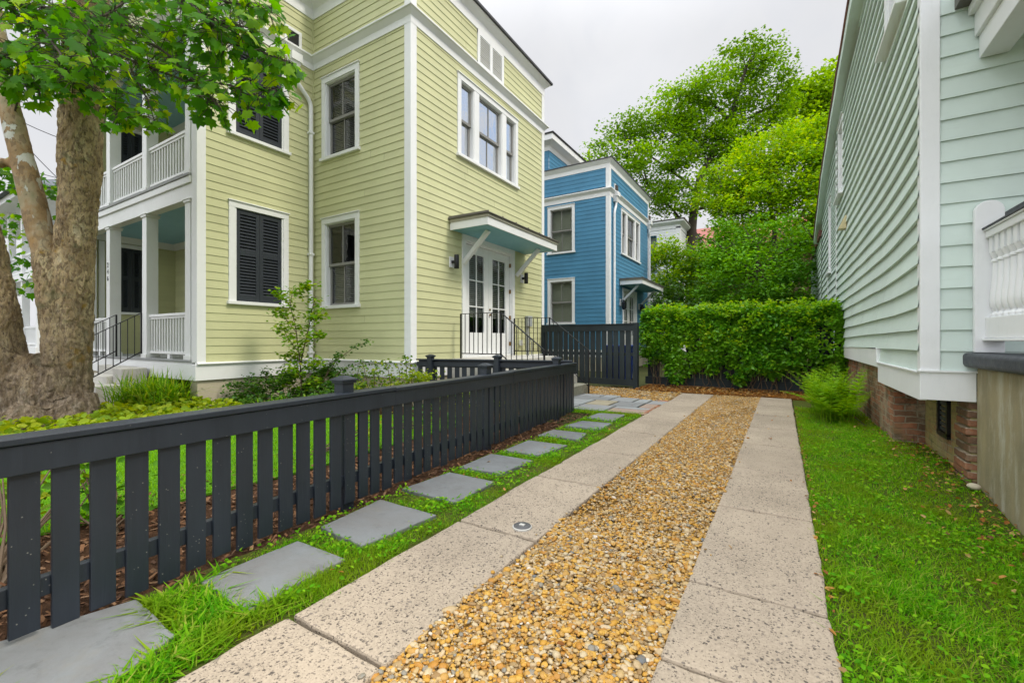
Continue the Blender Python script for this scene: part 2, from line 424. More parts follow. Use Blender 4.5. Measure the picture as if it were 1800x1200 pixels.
def bark():
    m = Mat('sycamore_bark', rough=.85, spec=.2)
    g = m.n('ShaderNodeNewGeometry'); sp = m.n('ShaderNodeSeparateXYZ'); m.l(g.outputs['Position'], sp.inputs[0])
    w1 = warped(m, 9, .22, (1.25, 1.25, .6))
    fl = m.voro(22, w1, out='Color'); fs = m.n('ShaderNodeSeparateColor'); m.l(fl, fs.inputs[0])
    fl2 = m.voro(48, warped(m, 20, .1, (1.2, 1.2, .55)), out='Color'); f2 = m.n('ShaderNodeSeparateColor'); m.l(fl2, f2.inputs[0])
    fine = m.noise(26, 8, m.pos((1.3, 1.3, .5)), .75)
    c = m.ramp(m.noise(4.5, 6, m.pos((1, 1, .5)), .65), [(.32, (.30, .20, .10)), (.44, (.50, .36, .19)), (.56, (.68, .52, .29)), (.70, (.74, .66, .45))])
    c = m.mix(m.math('MULTIPLY', m.mr(fs.outputs[0], .5, .72), .8), c, (.22, .15, .085))
    c = m.mix(m.math('MULTIPLY', m.mr(f2.outputs[0], .6, .8), .6), c, (.46, .36, .23))
    c = m.mix(m.mr(fine, .34, .46, .95, 0), c, (.055, .038, .025))
    c = m.mix(m.mr(m.noise(3.4, 4), .66, .70, 0, .7), c, (.48, .27, .03))
    c = m.mix(m.mr(m.noise(4.0, 4, dist=.4), .60, .68, 0, .5), c, (.25, .25, .13))
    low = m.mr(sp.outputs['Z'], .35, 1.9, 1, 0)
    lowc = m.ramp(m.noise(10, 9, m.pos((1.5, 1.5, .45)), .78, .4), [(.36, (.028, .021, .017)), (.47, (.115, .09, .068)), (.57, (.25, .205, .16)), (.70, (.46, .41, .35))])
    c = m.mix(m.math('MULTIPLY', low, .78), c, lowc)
    m.base(c)
    h = m.math('ADD', m.math('MULTIPLY', fs.outputs[0], -.35), m.math('MULTIPLY', fine, 1.2))
    h = m.math('ADD', h, m.math('MULTIPLY', f2.outputs[0], .25))
    m.bump(h, 1.0, .04)
    return m.m


def limbbark():
    m = Mat('peeling_sycamore_bark', rough=.7, spec=.25)
    c = m.ramp(m.noise(4.5, 6, m.pos((1, 1, .6)), .65), [(.3, (.20, .14, .08)), (.45, (.36, .24, .12)), (.55, (.40, .32, .20)), (.7, (.30, .28, .16))])
    fl = m.voro(13, warped(m, 8, .3, (1.2, 1.2, .7)), out='Color'); fs = m.n('ShaderNodeSeparateColor'); m.l(fl, fs.inputs[0])
    c = m.mix(m.math('MULTIPLY', m.math('LESS_THAN', fs.outputs[0], .28), .5), c, (.16, .11, .065))
    c = m.mix(m.mr(m.noise(2.3, 4), .57, .70, 0, .6), c, (.40, .21, .05))
    g = m.n('ShaderNodeNewGeometry'); sp = m.n('ShaderNodeSeparateXYZ'); m.l(g.outputs['Position'], sp.inputs[0])
    patch = m.math('MULTIPLY', m.mr(m.noise(5.2, 5, m.pos((1.2, 1.2, .7)), .6, .5), .575, .59), m.mr(sp.outputs['Z'], 2.4, 3.4))
    c = m.mix(patch, c, (.62, .62, .55))
    m.base(c)
    m.bump(m.math('SUBTRACT', m.math('ADD', m.noise(14, 7, rough=.7), m.math('MULTIPLY', fs.outputs[0], .4)), m.math('MULTIPLY', patch, .5)), .7, .02)
    return m.m


M['bark'] = bark(); M['limb'] = limbbark()


# ------------------------------------------------------------------ objects and mesh builders
def empty(name, loc, label, cat, group=None):
    o = bpy.data.objects.new(name, None); o.empty_display_size = .2
    o.location = loc; COL.objects.link(o)
    return tag(o, label, cat, group)


def tag(o, label=None, cat=None, group=None, kind=None):
    if label: o['label'] = label
    if cat: o['category'] = cat
    if group: o['group'] = group
    if kind: o['kind'] = kind
    return o


def link(name, me, mat, parent=None, label=None):
    o = bpy.data.objects.new(name, me)
    for m_ in (mat if isinstance(mat, (list, tuple)) else [mat]):
        me.materials.append(m_)
    COL.objects.link(o)
    if parent is not None:
        o.parent = parent
        if parent.type == 'EMPTY':
            o.matrix_parent_inverse = Matrix.Translation(-parent.location)
    if label: o['label'] = label
    return o


class MB:
    def __init__(s): s.v = []; s.f = []; s.mi = []; s.cur = 0
    def add(s, vs, fs):
        b = len(s.v); s.v += [tuple(x) for x in vs]
        for f in fs: s.f.append(tuple(b + i for i in f)); s.mi.append(s.cur)
    def box(s, x0, x1, y0, y1, z0, z1):
        s.add([(x0, y0, z0), (x1, y0, z0), (x1, y1, z0), (x0, y1, z0), (x0, y0, z1), (x1, y0, z1), (x1, y1, z1), (x0, y1, z1)],
              [(0, 3, 2, 1), (4, 5, 6, 7), (0, 1, 5, 4), (1, 2, 6, 5), (2, 3, 7, 6), (3, 0, 4, 7)])
        return s
    def hexa(s, a, b):          # two quads
        s.add(list(a) + list(b), [(0, 3, 2, 1), (4, 5, 6, 7), (0, 1, 5, 4), (1, 2, 6, 5), (2, 3, 7, 6), (3, 0, 4, 7)]); return s
    def bar(s, p, q, w_, h_, up=(0, 0, 1)):
        p, q = Vector(p), Vector(q); d = (q - p).normalized(); up = Vector(up)
        if abs(d.dot(up)) > .99: up = Vector((0, 1, 0))
        a = d.cross(up).normalized() * w_ / 2; b = a.cross(d).normalized() * h_ / 2
        s.hexa([p - a - b, p + a - b, p + a + b, p - a + b], [q - a - b, q + a - b, q + a + b, q - a + b]); return s
    def tube(s, pts, rad, n=10, cap=True):
        pts = [Vector(p) for p in pts]; k = len(pts)
        if not isinstance(rad, (list, tuple)): rad = [rad] * k
        ref = Vector((.31, .77, .12)); rings = []
        for i, p in enumerate(pts):
            d = (pts[min(i + 1, k - 1)] - pts[max(i - 1, 0)]).normalized()
            a = d.cross(ref)
            if a.length < .05: a = d.cross(Vector((1, 0, 0)))
            a.normalize(); b = d.cross(a)
            rings += [p + (a * math.cos(2 * math.pi * j / n) + b * math.sin(2 * math.pi * j / n)) * rad[i] for j in range(n)]
        fs = [(i * n + j, i * n + (j + 1) % n, (i + 1) * n + (j + 1) % n, (i + 1) * n + j) for i in range(k - 1) for j in range(n)]
        if cap: fs += [tuple(range(n))[::-1], tuple(range((k - 1) * n, k * n))]
        s.add(rings, fs); return s
    def lathe(s, x, y, prof, n=14):   # prof: (r,z)
        k = len(prof)
        vs = [(x + r * math.cos(2 * math.pi * j / n), y + r * math.sin(2 * math.pi * j / n), z) for r, z in prof for j in range(n)]
        fs = [(i * n + j, i * n + (j + 1) % n, (i + 1) * n + (j + 1) % n, (i + 1) * n + j) for i in range(k - 1) for j in range(n)]
        fs += [tuple(range(n))[::-1], tuple(range((k - 1) * n, k * n))]
        s.add(vs, fs); return s
    def prism(s, poly, z0, z1):
        n = len(poly)
        s.add([(x, y, z0) for x, y in poly] + [(x, y, z1) for x, y in poly],
              [tuple(range(n))[::-1], tuple(range(n, 2 * n))] + [(i, (i + 1) % n, n + (i + 1) % n, n + i) for i in range(n)]); return s
    def sweep(s, path, prof, closed_ends=True):
        """mitred sweep of a closed profile (offset outwards, z) along a horizontal path; outwards is to the right of travel"""
        P = [Vector((x, y)) for x, y in path]; k = len(P); m_ = len(prof); rings = []
        for i in range(k):
            ds = []
            if i > 0: ds.append((P[i] - P[i - 1]).normalized())
            if i < k - 1: ds.append((P[i + 1] - P[i]).normalized())
            ns = [Vector((d.y, -d.x)) for d in ds]
            nn = sum(ns, Vector((0, 0))).normalized(); sc = 1 / max(.3, nn.dot(ns[0]))
            rings += [(P[i].x + nn.x * o_ * sc, P[i].y + nn.y * o_ * sc, z) for o_, z in prof]
        fs = [(i * m_ + j, i * m_ + (j + 1) % m_, (i + 1) * m_ + (j + 1) % m_, (i + 1) * m_ + j) for i in range(k - 1) for j in range(m_)]
        fs += [tuple(range(m_)), tuple(range((k - 1) * m_, k * m_))[::-1]]
        s.add(rings, fs); return s
    def build(s, name, mat, parent=None, label=None, smooth=False, bevel=0, seg=2):
        me = bpy.data.meshes.new(name); me.from_pydata(s.v, [], s.f)
        if any(s.mi): me.polygons.foreach_set('material_index', s.mi)
        bm = bmesh.new(); bm.from_mesh(me); bmesh.ops.recalc_face_normals(bm, faces=bm.faces)
        bm.to_mesh(me); bm.free()
        if smooth:
            me.polygons.foreach_set('use_smooth', [True] * len(me.polygons))
            me.set_sharp_from_angle(angle=R(40))
        o = link(name, me, mat, parent, label)
        if bevel:
            b = o.modifiers.new('edge', 'BEVEL'); b.width = bevel; b.segments = seg; b.limit_method = 'ANGLE'; b.harden_normals = False
        return o


class Fr:
    """wall frame: u runs along the wall, z up, o is the distance out of the wall"""
    def __init__(s, axis, plane, sign): s.a = axis; s.p = plane; s.s = sign
    def P(s, u, z, o): return (s.p + s.s * o, u, z) if s.a == 'X' else (u, s.p + s.s * o, z)
    def box(s, mb, u0, u1, z0, z1, o0, o1):
        a = s.P(u0, z0, o0); b = s.P(u1, z1, o1)
        mb.box(*(q for i in range(3) for q in sorted((a[i], b[i])))); return mb


def siding(fr, u0, u1, z0, z1, expo, holes=(), lip=.013, seg=None, dz=None, jit=0):
    mb = MB(); n = int(math.ceil((z1 - z0) / expo))
    def piece(a, b, za, zb, r0, r1):
        oa = lip + (.002 - lip) * (za - r0) / (r1 - r0); ob = lip + (.002 - lip) * (zb - r0) / (r1 - r0)
        k = max(1, int((b - a) / seg)) if seg else 1
        us = [a + (b - a) * i / k for i in range(k + 1)]
        vs = []
        for u in us:
            d0 = dz(u, za) if dz else 0; d1 = dz(u, zb) if dz else 0
            j = (noise.noise(Vector((u * 1.3, r0 * 7, 3.1))) * jit) if jit else 0
            gv = lip * .85
            vs += [fr.P(u, za + d0 + j, oa), fr.P(u, zb + d1 + j + gv, ob - .001), fr.P(u, za + d0 + j + gv, oa - .006)]
        fs = []
        for i in range(k):
            q = 3 * i; fs += [(q, q + 3, q + 4, q + 1)]
        nv_ = len(vs); vs2 = list(vs)
        for i in range(k + 1):
            u = us[i]; d0 = dz(u, za) if dz else 0; j = (noise.noise(Vector((u * 1.3, r0 * 7, 3.1))) * jit) if jit else 0
            vs2.append(fr.P(u, za + d0 + j, oa - lip * .72))
            vs2.append(fr.P(u, za + d0 + j + gv, ob - .004))
        for i in range(k):
            q = 3 * i; b_ = nv_ + 2 * i; fs += [(q, b_, b_ + 2, q + 3), (b_, b_ + 1, b_ + 3, b_ + 2)]
        mb.add(vs2, fs)
    jr = random.Random(int(abs(fr.p) * 100) + int(u0 * 10))
    def run(a, b, za, zb, r0, r1):
        cut = [a]
        while b - cut[-1] > 2.2:
            nx = cut[-1] + jr.uniform(1.3, 3.4)
            if b - nx < .5: break
            cut.append(nx)
        cut.append(b)
        for q0, q1 in zip(cut, cut[1:]): piece(q0 + (.0015 if q0 > a else 0), q1 - (.0015 if q1 < b else 0), za, zb, r0, r1)
    for i in range(n):
        r0 = z0 + i * expo; r1 = r0 + expo; rt = min(r1, z1)
        cuts = sorted({r0, rt} | {h for q in holes for h in (q[2], q[3]) if r0 < h < rt})
        for a, b in zip(cuts, cuts[1:]):
            mid = (a + b) / 2
            act = sorted([(q[0], q[1]) for q in holes if q[2] < mid < q[3]])
            u = u0
            for h0, h1 in act:
                if h0 > u: run(u, h0, a, b, r0, r1)
                u = max(u, h1)
            if u < u1: run(u, u1, a, b, r0, r1)
    return mb


def window(par, fr, u0, u1, z0, z1, cw=.115, lights=2, blind=None, split=None, glass='glass', sash='sash', trim='white', lower_blind=False, name='window', label=None):
    """double hung window: casing, sill, sashes, panes, blind; split = list of inner mullion (u0,u1) pairs"""
    mb = MB()
    fr.box(mb, u0, u0 + cw, z0, z1 - cw, -.12, .035); fr.box(mb, u1 - cw, u1, z0, z1 - cw, -.12, .035)
    fr.box(mb, u0, u1, z1 - cw, z1, -.12, .037); fr.box(mb, u0 - .015, u1 + .015, z1 + .001, z1 + .022, -.01, .06)
    bays = []; a = u0 + cw
    for s0, s1 in (split or []):
        fr.box(mb, s0, s1, z0 + .001, z1 - cw - .001, -.12, .032); bays.append((a, s0)); a = s1
    bays.append((a, u1 - cw))
    for b0, b1 in bays:   # inner stop
        for e0, e1 in ((b0, b0 + .02), (b1 - .02, b1)): fr.box(mb, e0, e1, z0 + .06, z1 - cw - .021, -.11, .012)
        fr.box(mb, b0, b1, z1 - cw - .02, z1 - cw - .001, -.11, .012)
    wn = mb.build(name, M[trim], par, label, bevel=.004)
    sl = MB(); fr.box(sl, u0 - .03, u1 + .03, z0 - .012, z0 + .055, -.10, .075); sl.build('sill', M[trim], wn, bevel=.006)
    zb, zt = z0 + .056, z1 - cw - .021; zm = (zb + zt) / 2
    sm = MB(); gm = MB(); bm_ = MB()
    for b0, b1 in bays:
        b0 += .021; b1 -= .021; f_ = .045
        for (q0, q1, o) in ((zm - .02, zt, -.045), (zb, zm + .02, -.085)):
            fr.box(sm, b0, b0 + f_, q0, q1, o - .035, o); fr.box(sm, b1 - f_, b1, q0, q1, o - .035, o)
            fr.box(sm, b0 + f_, b1 - f_, q1 - f_, q1, o - .035, o - .001); fr.box(sm, b0 + f_, b1 - f_, q0, q0 + f_ + .01, o - .035, o - .001)
            k = lights if (b1 - b0) > .55 else 1
            for i in range(1, k):
                c = b0 + (b1 - b0) * i / k
                fr.box(sm, c - .011, c + .011, q0 + f_ + .01, q1 - f_, o - .03, o - .004)
            g0, g1, h0, h1 = b0 + f_, b1 - f_, q0 + f_ + .01, q1 - f_
            gm.add([fr.P(g0, h0, o - .018), fr.P(g1, h0, o - .018), fr.P(g1, h1, o - .018), fr.P(g0, h1, o - .018)], [(0, 1, 2, 3)])
        if blind:
            z = zb + .02; 
            top = zm if lower_blind else zt
            while z < top:
                fr.box(bm_, b0 + .01, b1 - .01, z, z + .004, -.20, -.165)
                p = [fr.P(b0 + .01, z, -.155), fr.P(b1 - .01, z, -.155), fr.P(b1 - .01, z + .034, -.178), fr.P(b0 + .01, z + .034, -.178)]
                bm_.add(p, [(0, 1, 2, 3)]); z += .04
    sm.build('sash', M[sash], wn); gm.build('pane', M[glass], wn)
    if blind: bm_.build('blind', M[blind], wn)
    return wn


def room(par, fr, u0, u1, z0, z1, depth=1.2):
    """room behind an opening, its darkness put into the wall colour"""
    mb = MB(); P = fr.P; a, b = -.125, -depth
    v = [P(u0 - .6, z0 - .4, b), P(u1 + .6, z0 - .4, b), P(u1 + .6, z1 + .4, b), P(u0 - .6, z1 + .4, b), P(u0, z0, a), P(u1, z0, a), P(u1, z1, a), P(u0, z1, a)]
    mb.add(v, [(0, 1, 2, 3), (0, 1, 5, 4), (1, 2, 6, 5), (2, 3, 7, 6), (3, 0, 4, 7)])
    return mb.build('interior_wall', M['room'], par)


def shutters(par, fr, u0, u1, z0, z1, cw=.11):
    mb = MB()
    fr.box(mb, u0, u0 + cw, z0, z1 - cw, -.06, .035); fr.box(mb, u1 - cw, u1, z0, z1 - cw, -.06, .035)
    fr.box(mb, u0, u1, z1 - cw, z1, -.06, .037); fr.box(mb, u0 - .015, u1 + .015, z1 + .001, z1 + .022, -.01, .06)
    fr.box(mb, u0 + cw, u0 + cw + .03, z0 + .05, z1 - cw - .001, -.06, .018); fr.box(mb, u1 - cw - .03, u1 - cw, z0 + .05, z1 - cw - .001, -.06, .018)
    cs = mb.build('window_casing', M['white'], par, bevel=.004)
    sl = MB(); fr.box(sl, u0 - .03, u1 + .03, z0 - .012, z0 + .05, -.05, .075); sl.build('sill', M['white'], cs, bevel=.006)
    a0, a1 = u0 + cw + .031, u1 - cw - .031; mid = (a0 + a1) / 2
    zb, zt = z0 + .052, z1 - cw - .004
    for l0, l1 in ((a0, mid - .002), (mid + .002, a1)):
        f = MB(); st = .07
        fr.box(f, l0, l0 + st, zb, zt, -.045, 0); fr.box(f, l1 - st, l1, zb, zt, -.045, 0)
        zm = zb + (zt - zb) * .53
        for q0, q1 in ((zb, zb + .11), (zm - .05, zm + .05), (zt - .09, zt)): fr.box(f, l0 + st, l1 - st, q0, q1, -.045, -.001)
        sh = f.build('shutter', M['shutter'], par, bevel=.003)
        for q0, q1 in ((zb + .11, zm - .05), (zm + .05, zt - .09)):
            s_ = MB(); k = int((q1 - q0) / .058); h = (q1 - q0) / k
            for i in range(k):
                z = q0 + i * h; o0, o1 = -.004, -.040
                p = fr.P
                s_.hexa([p(l0 + st, z + .002, o0), p(l1 - st, z + .002, o0), p(l1 - st, z + .010, o0 + .002), p(l0 + st, z + .010, o0 + .002)],
                        [p(l0 + st, z + h * .86, o1), p(l1 - st, z + h * .86, o1), p(l1 - st, z + h * .86 + .008, o1), p(l0 + st, z + h * .86 + .008, o1)])
            s_.build('louver', M['shutter'], sh)
        bk = MB(); fr.box(bk, l0 + .01, l1 - .01, zb + .01, zt - .01, -.055, -.049); bk.build('backing', M['room'], sh)


def downpipe(par, pts, r=.045):
    pts = [Vector(p) for p in pts]; sm = [pts[0]]
    for i in range(1, len(pts) - 1):
        a, b, c = pts[i - 1], pts[i], pts[i + 1]
        k = min(.14, (b - a).length * .45, (c - b).length * .45)
        p, q = b + (a - b).normalized() * k, b + (c - b).normalized() * k
        for t in (0, .25, .5, .75, 1): sm.append(p * (1 - t) ** 2 + b * 2 * t * (1 - t) + q * t * t)
    sm.append(pts[-1])
    return MB().tube(sm, r, 12).build('downpipe', M['white'], par, smooth=True)


def sconce(par, fr, u, z, s=1):
    mb = MB(); fr.box(mb, u - .075, u + .075, z - .11, z + .11, .012, .035); pl = mb.build('wall_lamp', M['white'], par, bevel=.004)
    c = fr.P(u, z, .15); m2 = MB(); m2.lathe(c[0], c[1], [(.046, z - .14), (.05, z - .135), (.05, z + .135), (.046, z + .14)], 16)
    for q in (.07, -.07): m2.lathe(c[0], c[1], [(.052, z + q - .006), (.052, z + q + .006)], 16)
    m2.bar(fr.P(u, z, .035), fr.P(u, z, .11), .055, .055); m2.build('lamp_body', M['black'], pl, smooth=True)
    return pl


def awning(par, fr, u0, u1, zs, zt, out):
    """bracketed flat awning: soffit underside, fascia, roof, seams, two brackets"""
    mb = MB(); fr.box(mb, u0, u1, zs, zs + .02, .02, out); so = mb.build('awning', M['soffit'], par)
    f = MB(); fr.box(f, u0 - .02, u1 + .02, zs - .012, zs + .14, out, out + .025)
    fr.box(f, u0 - .02, u0, zs - .012, zs + .14, .02, out); fr.box(f, u1, u1 + .02, zs - .012, zs + .14, .02, out); f.build('fascia', M['white'], so)
    t = MB(); fr.box(t, u0 - .045, u1 + .045, zs + .141, zs + .20, .02, out + .05); t.build('drip_edge', M['taupe'], so, bevel=.008)
    r = MB(); P = fr.P; a0, a1, o1 = u0 - .08, u1 + .08, out + .085
    r.hexa([P(a0, zs + .201, .01), P(a1, zs + .201, .01), P(a1, zs + .201, o1), P(a0, zs + .201, o1)],
           [P(a0, zs + .232, .01), P(a1, zs + .232, .01), P(a1, zs + .216, o1), P(a0, zs + .216, o1)])
    k = 7
    for i in range(k):
        u = a0 + .02 + (a1 - a0 - .04) * i / (k - 1)
        r.bar(P(u, zs + .242, .02), P(u, zs + .228, o1 - .01), .02, .028)
    r.build('awning_roof', M['roofmetal'], so)
    for u in (u0 + .42, u1 - .42):
        b = MB(); b.bar(P(u, zs - .62, .03), P(u, zs - .01, out * .72), .085, .085, fr.P(u + 1, 0, 0) if False else (0, 0, 1))
        b.build('bracket', M['white'], so, bevel=.006)
    return so


def evaluated(o):
    dg = bpy.context.evaluated_depsgraph_get(); return bpy.data.meshes.new_from_object(o.evaluated_get(dg))


def text_mesh(name, s, loc, rot, size, mat, parent=None):
    c = bpy.data.curves.new(name, 'FONT'); c.body = s; c.size = size; c.extrude = .004; c.align_x = 'CENTER'; c.space_line = .95
    t = bpy.data.objects.new(name + '_text', c); COL.objects.link(t); t.location = loc; t.rotation_euler = rot
    bpy.context.view_layer.update()
    me = evaluated(t); me.transform(t.matrix_world); me.name = name
    COL.objects.unlink(t); bpy.data.objects.remove(t)
    return link(name, me, mat, parent)


# fast big meshes -----------------------------------------------------
def np_mesh(name, V, faces, mat, parent=None, smooth=False, label=None):
    """V (K,T,3) copies of a template, faces list of index tuples into T"""
    K, T = V.shape[:2]
    me = bpy.data.meshes.new(name)
    me.vertices.add(K * T); me.vertices.foreach_set('co', V.reshape(-1).astype(np.float32))
    ln = np.array([len(f) for f in faces]); flat = np.concatenate([np.array(f) for f in faces])
    idx = (flat[None, :] + (np.arange(K) * T)[:, None]).reshape(-1)
    tot = np.tile(ln, K); st = np.concatenate([[0], np.cumsum(tot)[:-1]])
    me.loops.add(len(idx)); me.loops.foreach_set('vertex_index', idx.astype(np.int32))
    me.polygons.add(len(tot)); me.polygons.foreach_set('loop_start', st.astype(np.int32)); me.polygons.foreach_set('loop_total', tot.astype(np.int32))
    if smooth: me.polygons.foreach_set('use_smooth', np.ones(len(tot), bool))
    me.update(calc_edges=True); me.validate()
    return link(name, me, mat, parent, label)


def unit(a): return a / np.maximum(1e-6, np.linalg.norm(a, axis=1, keepdims=True))


def place(template, C, fwd, nrm, size):
    """template (T,3) in axes x=right y=forward z=normal"""
    f = unit(fwd); r = unit(np.cross(f, nrm)); n = np.cross(r, f)
    B = np.stack([r, f, n], 1)
    return C[:, None, :] + np.einsum('tk,nkj->ntj', template, B) * np.asarray(size).reshape(-1, 1, 1)


LEAF = (np.array([(0, 0, 0), (.30, .35, .07), (.24, .75, .05), (0, 1, -.08), (-.24, .75, .05), (-.30, .35, .07)]), [(0, 1, 2, 3), (0, 3, 4, 5)])
QUADLEAF = (np.array([(0, 0, 0), (.34, .5, .06), (0, 1, -.05), (-.34, .5, .06)]), [(0, 1, 2), (0, 2, 3)])
_sy = [(0, 0), (.16, -.06), (.46, .02), (.36, .18), (.62, .42), (.40, .44), (.34, .62), (.14, .60), (0, 1.0)]
_syv = [(0, .28, .03)] + [(x, y, -.12 * abs(x) - .10 * y * y) for x, y in _sy] + [(-x, y, -.12 * abs(x) - .10 * y * y) for x, y in _sy[-2:0:-1]]
SYC = (np.array(_syv), [(0, i, i % (len(_syv) - 1) + 1) for i in range(1, len(_syv))])


def leaves(name, C, size, mat, parent=None, tmpl=QUADLEAF, droop=.3, up=.8, var=.35, outward=None, label=None, nb=None):
    C = np.asarray(C); n = len(C)
    az = rng.uniform(0, 2 * np.pi, n)
    f = np.stack([np.cos(az), np.sin(az), rng.normal(-droop, .35, n)], 1)
    if outward is not None: f = f + outward
    nn = np.stack([rng.normal(0, 1, n), rng.normal(0, 1, n), np.full(n, up * 2)], 1)
    if nb is not None: nn = np.stack([rng.normal(0, .5, n), rng.normal(0, .5, n), rng.normal(0, .5, n)], 1) + nb
    s = size * (1 + rng.uniform(-var, var, n))
    return np_mesh(name, place(tmpl[0], C, f, nn, s), tmpl[1], mat, parent, label=label)


def blades(name, X, Y, Z, h, wd, lean, mat, parent=None, bend=.6, label=None):
    n = len(X); az = rng.uniform(0, 2 * np.pi, n); d = np.stack([np.cos(az), np.sin(az)], 1); p = np.stack([-d[:, 1], d[:, 0]], 1)
    ln = lean * rng.uniform(.2, 1.6, n); h = h * rng.uniform(.55, 1.25, n)
    V = np.zeros((n, 5, 3)); base = np.stack([X, Y, Z], 1)
    for k, (t, ww) in enumerate(((0, .8), (.5, 1.0), (1, 0))):
        off = ln * (t ** 1.7) * h
        zz = h * t * (1 - bend * .35 * t * ln)
        c = base + np.stack([d[:, 0] * off, d[:, 1] * off, zz], 1)
        sd_ = np.concatenate([p * (wd * ww / 2), np.zeros((n, 1))], 1) if np.isscalar(wd) else np.concatenate([p * (wd * ww / 2)[:, None], np.zeros((n, 1))], 1)
        if t < 1: V[:, 2 * k] = c - sd_; V[:, 2 * k + 1] = c + sd_
        else: V[:, 4] = c
    return np_mesh(name, V, [(0, 1, 3, 2), (2, 3, 4)], mat, parent, label=label)


def ico(sub):
    bm = bmesh.new(); bmesh.ops.create_icosphere(bm, subdivisions=sub, radius=1)
    v = np.array([x.co[:] for x in bm.verts]); f = [tuple(q.index for q in p.verts) for p in bm.faces]; bm.free(); return v, f


def pebbles(name, X, Y, Z, size, sub, mat):
    n = len(X); v, f = ico(sub); q = rng.normal(size=(n, 4)); q /= np.linalg.norm(q, axis=1, keepdims=True)
    a, b, c, d = q.T
    Rm = np.stack([np.stack([1 - 2 * (c * c + d * d), 2 * (b * c - a * d), 2 * (b * d + a * c)], 1), np.stack([2 * (b * c + a * d), 1 - 2 * (b * b + d * d), 2 * (c * d - a * b)], 1), np.stack([2 * (b * d - a * c), 2 * (c * d + a * b), 1 - 2 * (b * b + c * c)], 1)], 1)
    sc = np.stack([rng.uniform(.8, 1.25, n), rng.uniform(.6, .95, n), rng.uniform(.32, .55, n)], 1) * (size * rng.lognormal(0, .34, n))[:, None]
    # lie roughly flat: mix rotation with yaw only
    yaw = rng.uniform(0, 2 * np.pi, n); tl = rng.normal(0, .28, (n, 2))
    cy, sy_ = np.cos(yaw), np.sin(yaw); O = np.zeros(n); I = np.ones(n)
    Rz = np.stack([np.stack([cy, -sy_, O], 1), np.stack([sy_, cy, O], 1), np.stack([O, O, I], 1)], 1)
    cx_, sx_ = np.cos(tl[:, 0]), np.sin(tl[:, 0])
    Rx = np.stack([np.stack([I, O, O], 1), np.stack([O, cx_, -sx_], 1), np.stack([O, sx_, cx_], 1)], 1)
    lump = 1 + .06 * rng.normal(size=(n, len(v)))
    V = np.einsum('nij,ntj->nti', Rz @ Rx, v[None] * sc[:, None, :] * lump[:, :, None]) + np.stack([X, Y, Z], 1)[:, None, :]
    return np_mesh(name, V, f, mat, smooth=True)


# ================================================================== SETTING
def gz(x, y):
    """ground height: flat, dropping a little towards the old porch base on the right"""
    t = np.clip((np.asarray(x) - .18) / 1.26, 0, 1.2); yy = np.asarray(y)
    D = np.interp(yy, [2, 3, 4.5, 5.5, 8], [-.26, -.24, -.16, -.03, -.02])
    return D * t


def sheet(name, xs, ys, zoff, mat, kind='structure'):
    X, Y = np.meshgrid(xs, ys); Z = gz(X, Y) + zoff; mb = MB(); nx = len(xs)
    mb.v = list(map(tuple, np.stack([X, Y, Z], 2).reshape(-1, 3)))
    mb.f = [(j * nx + i, j * nx + i + 1, (j + 1) * nx + i + 1, (j + 1) * nx + i) for j in range(len(ys) - 1) for i in range(nx - 1)]
    mb.mi = [0] * len(mb.f)
    return tag(mb.build(name, mat), kind=kind)


sheet('ground', [-300, -60, -20, -6, -2, .18, .6, 1.0, 1.44, 1.7, 4, 20, 60, 300], [-200, -30, 0, 2, 3, 3.7, 4.5, 5, 5.5, 7, 8, 12, 30, 80, 400], -.06, M['ground'])
sheet('lawn_verge', list(np.linspace(.16, 1.46, 8)), list(np.linspace(-2.4, 11.2, 36)), -.025, M['grasssoil'])
sheet('planting_bed', [-14, -9, -5, -2.62], [-2, 1, 3, 5.97], -.035, M['mulch'])
MB().prism([(-4.05, .2), (-3.8, 2.5), (-3.95, 5.0), (-4.6, 5.35), (-6.4, 4.6), (-7.2, 3.0), (-7.0, .2)], -.03, -.012).build('front_lawn', M['lawn'])['kind'] = 'structure'
MB().box(-2.62, -1.80, -2.4, 7.3, -.05, -.022).build('stone_path_verge', M['grasssoil'])['kind'] = 'structure'
MB().box(-1.30, -.36, -2.4, 10.9, -.05, -.028).build('gravel_bed', M['gravelbase'])['kind'] = 'structure'
MB().prism([(-5.8, 9.3), (-3.8, 9.3), (-1.95, 8.6), (-1.95, 11.1), (-5.8, 11.1)], -.05, -.020).build('gravel_patch', M['gravelbase'])['kind'] = 'structure'
MB().prism([(-3.1, 10.72), (.9, 10.66), (1.4, 12.6), (-3.1, 12.4)], -.04, .012).build('leaf_litter_bed', M['litter'])['kind'] = 'structure'


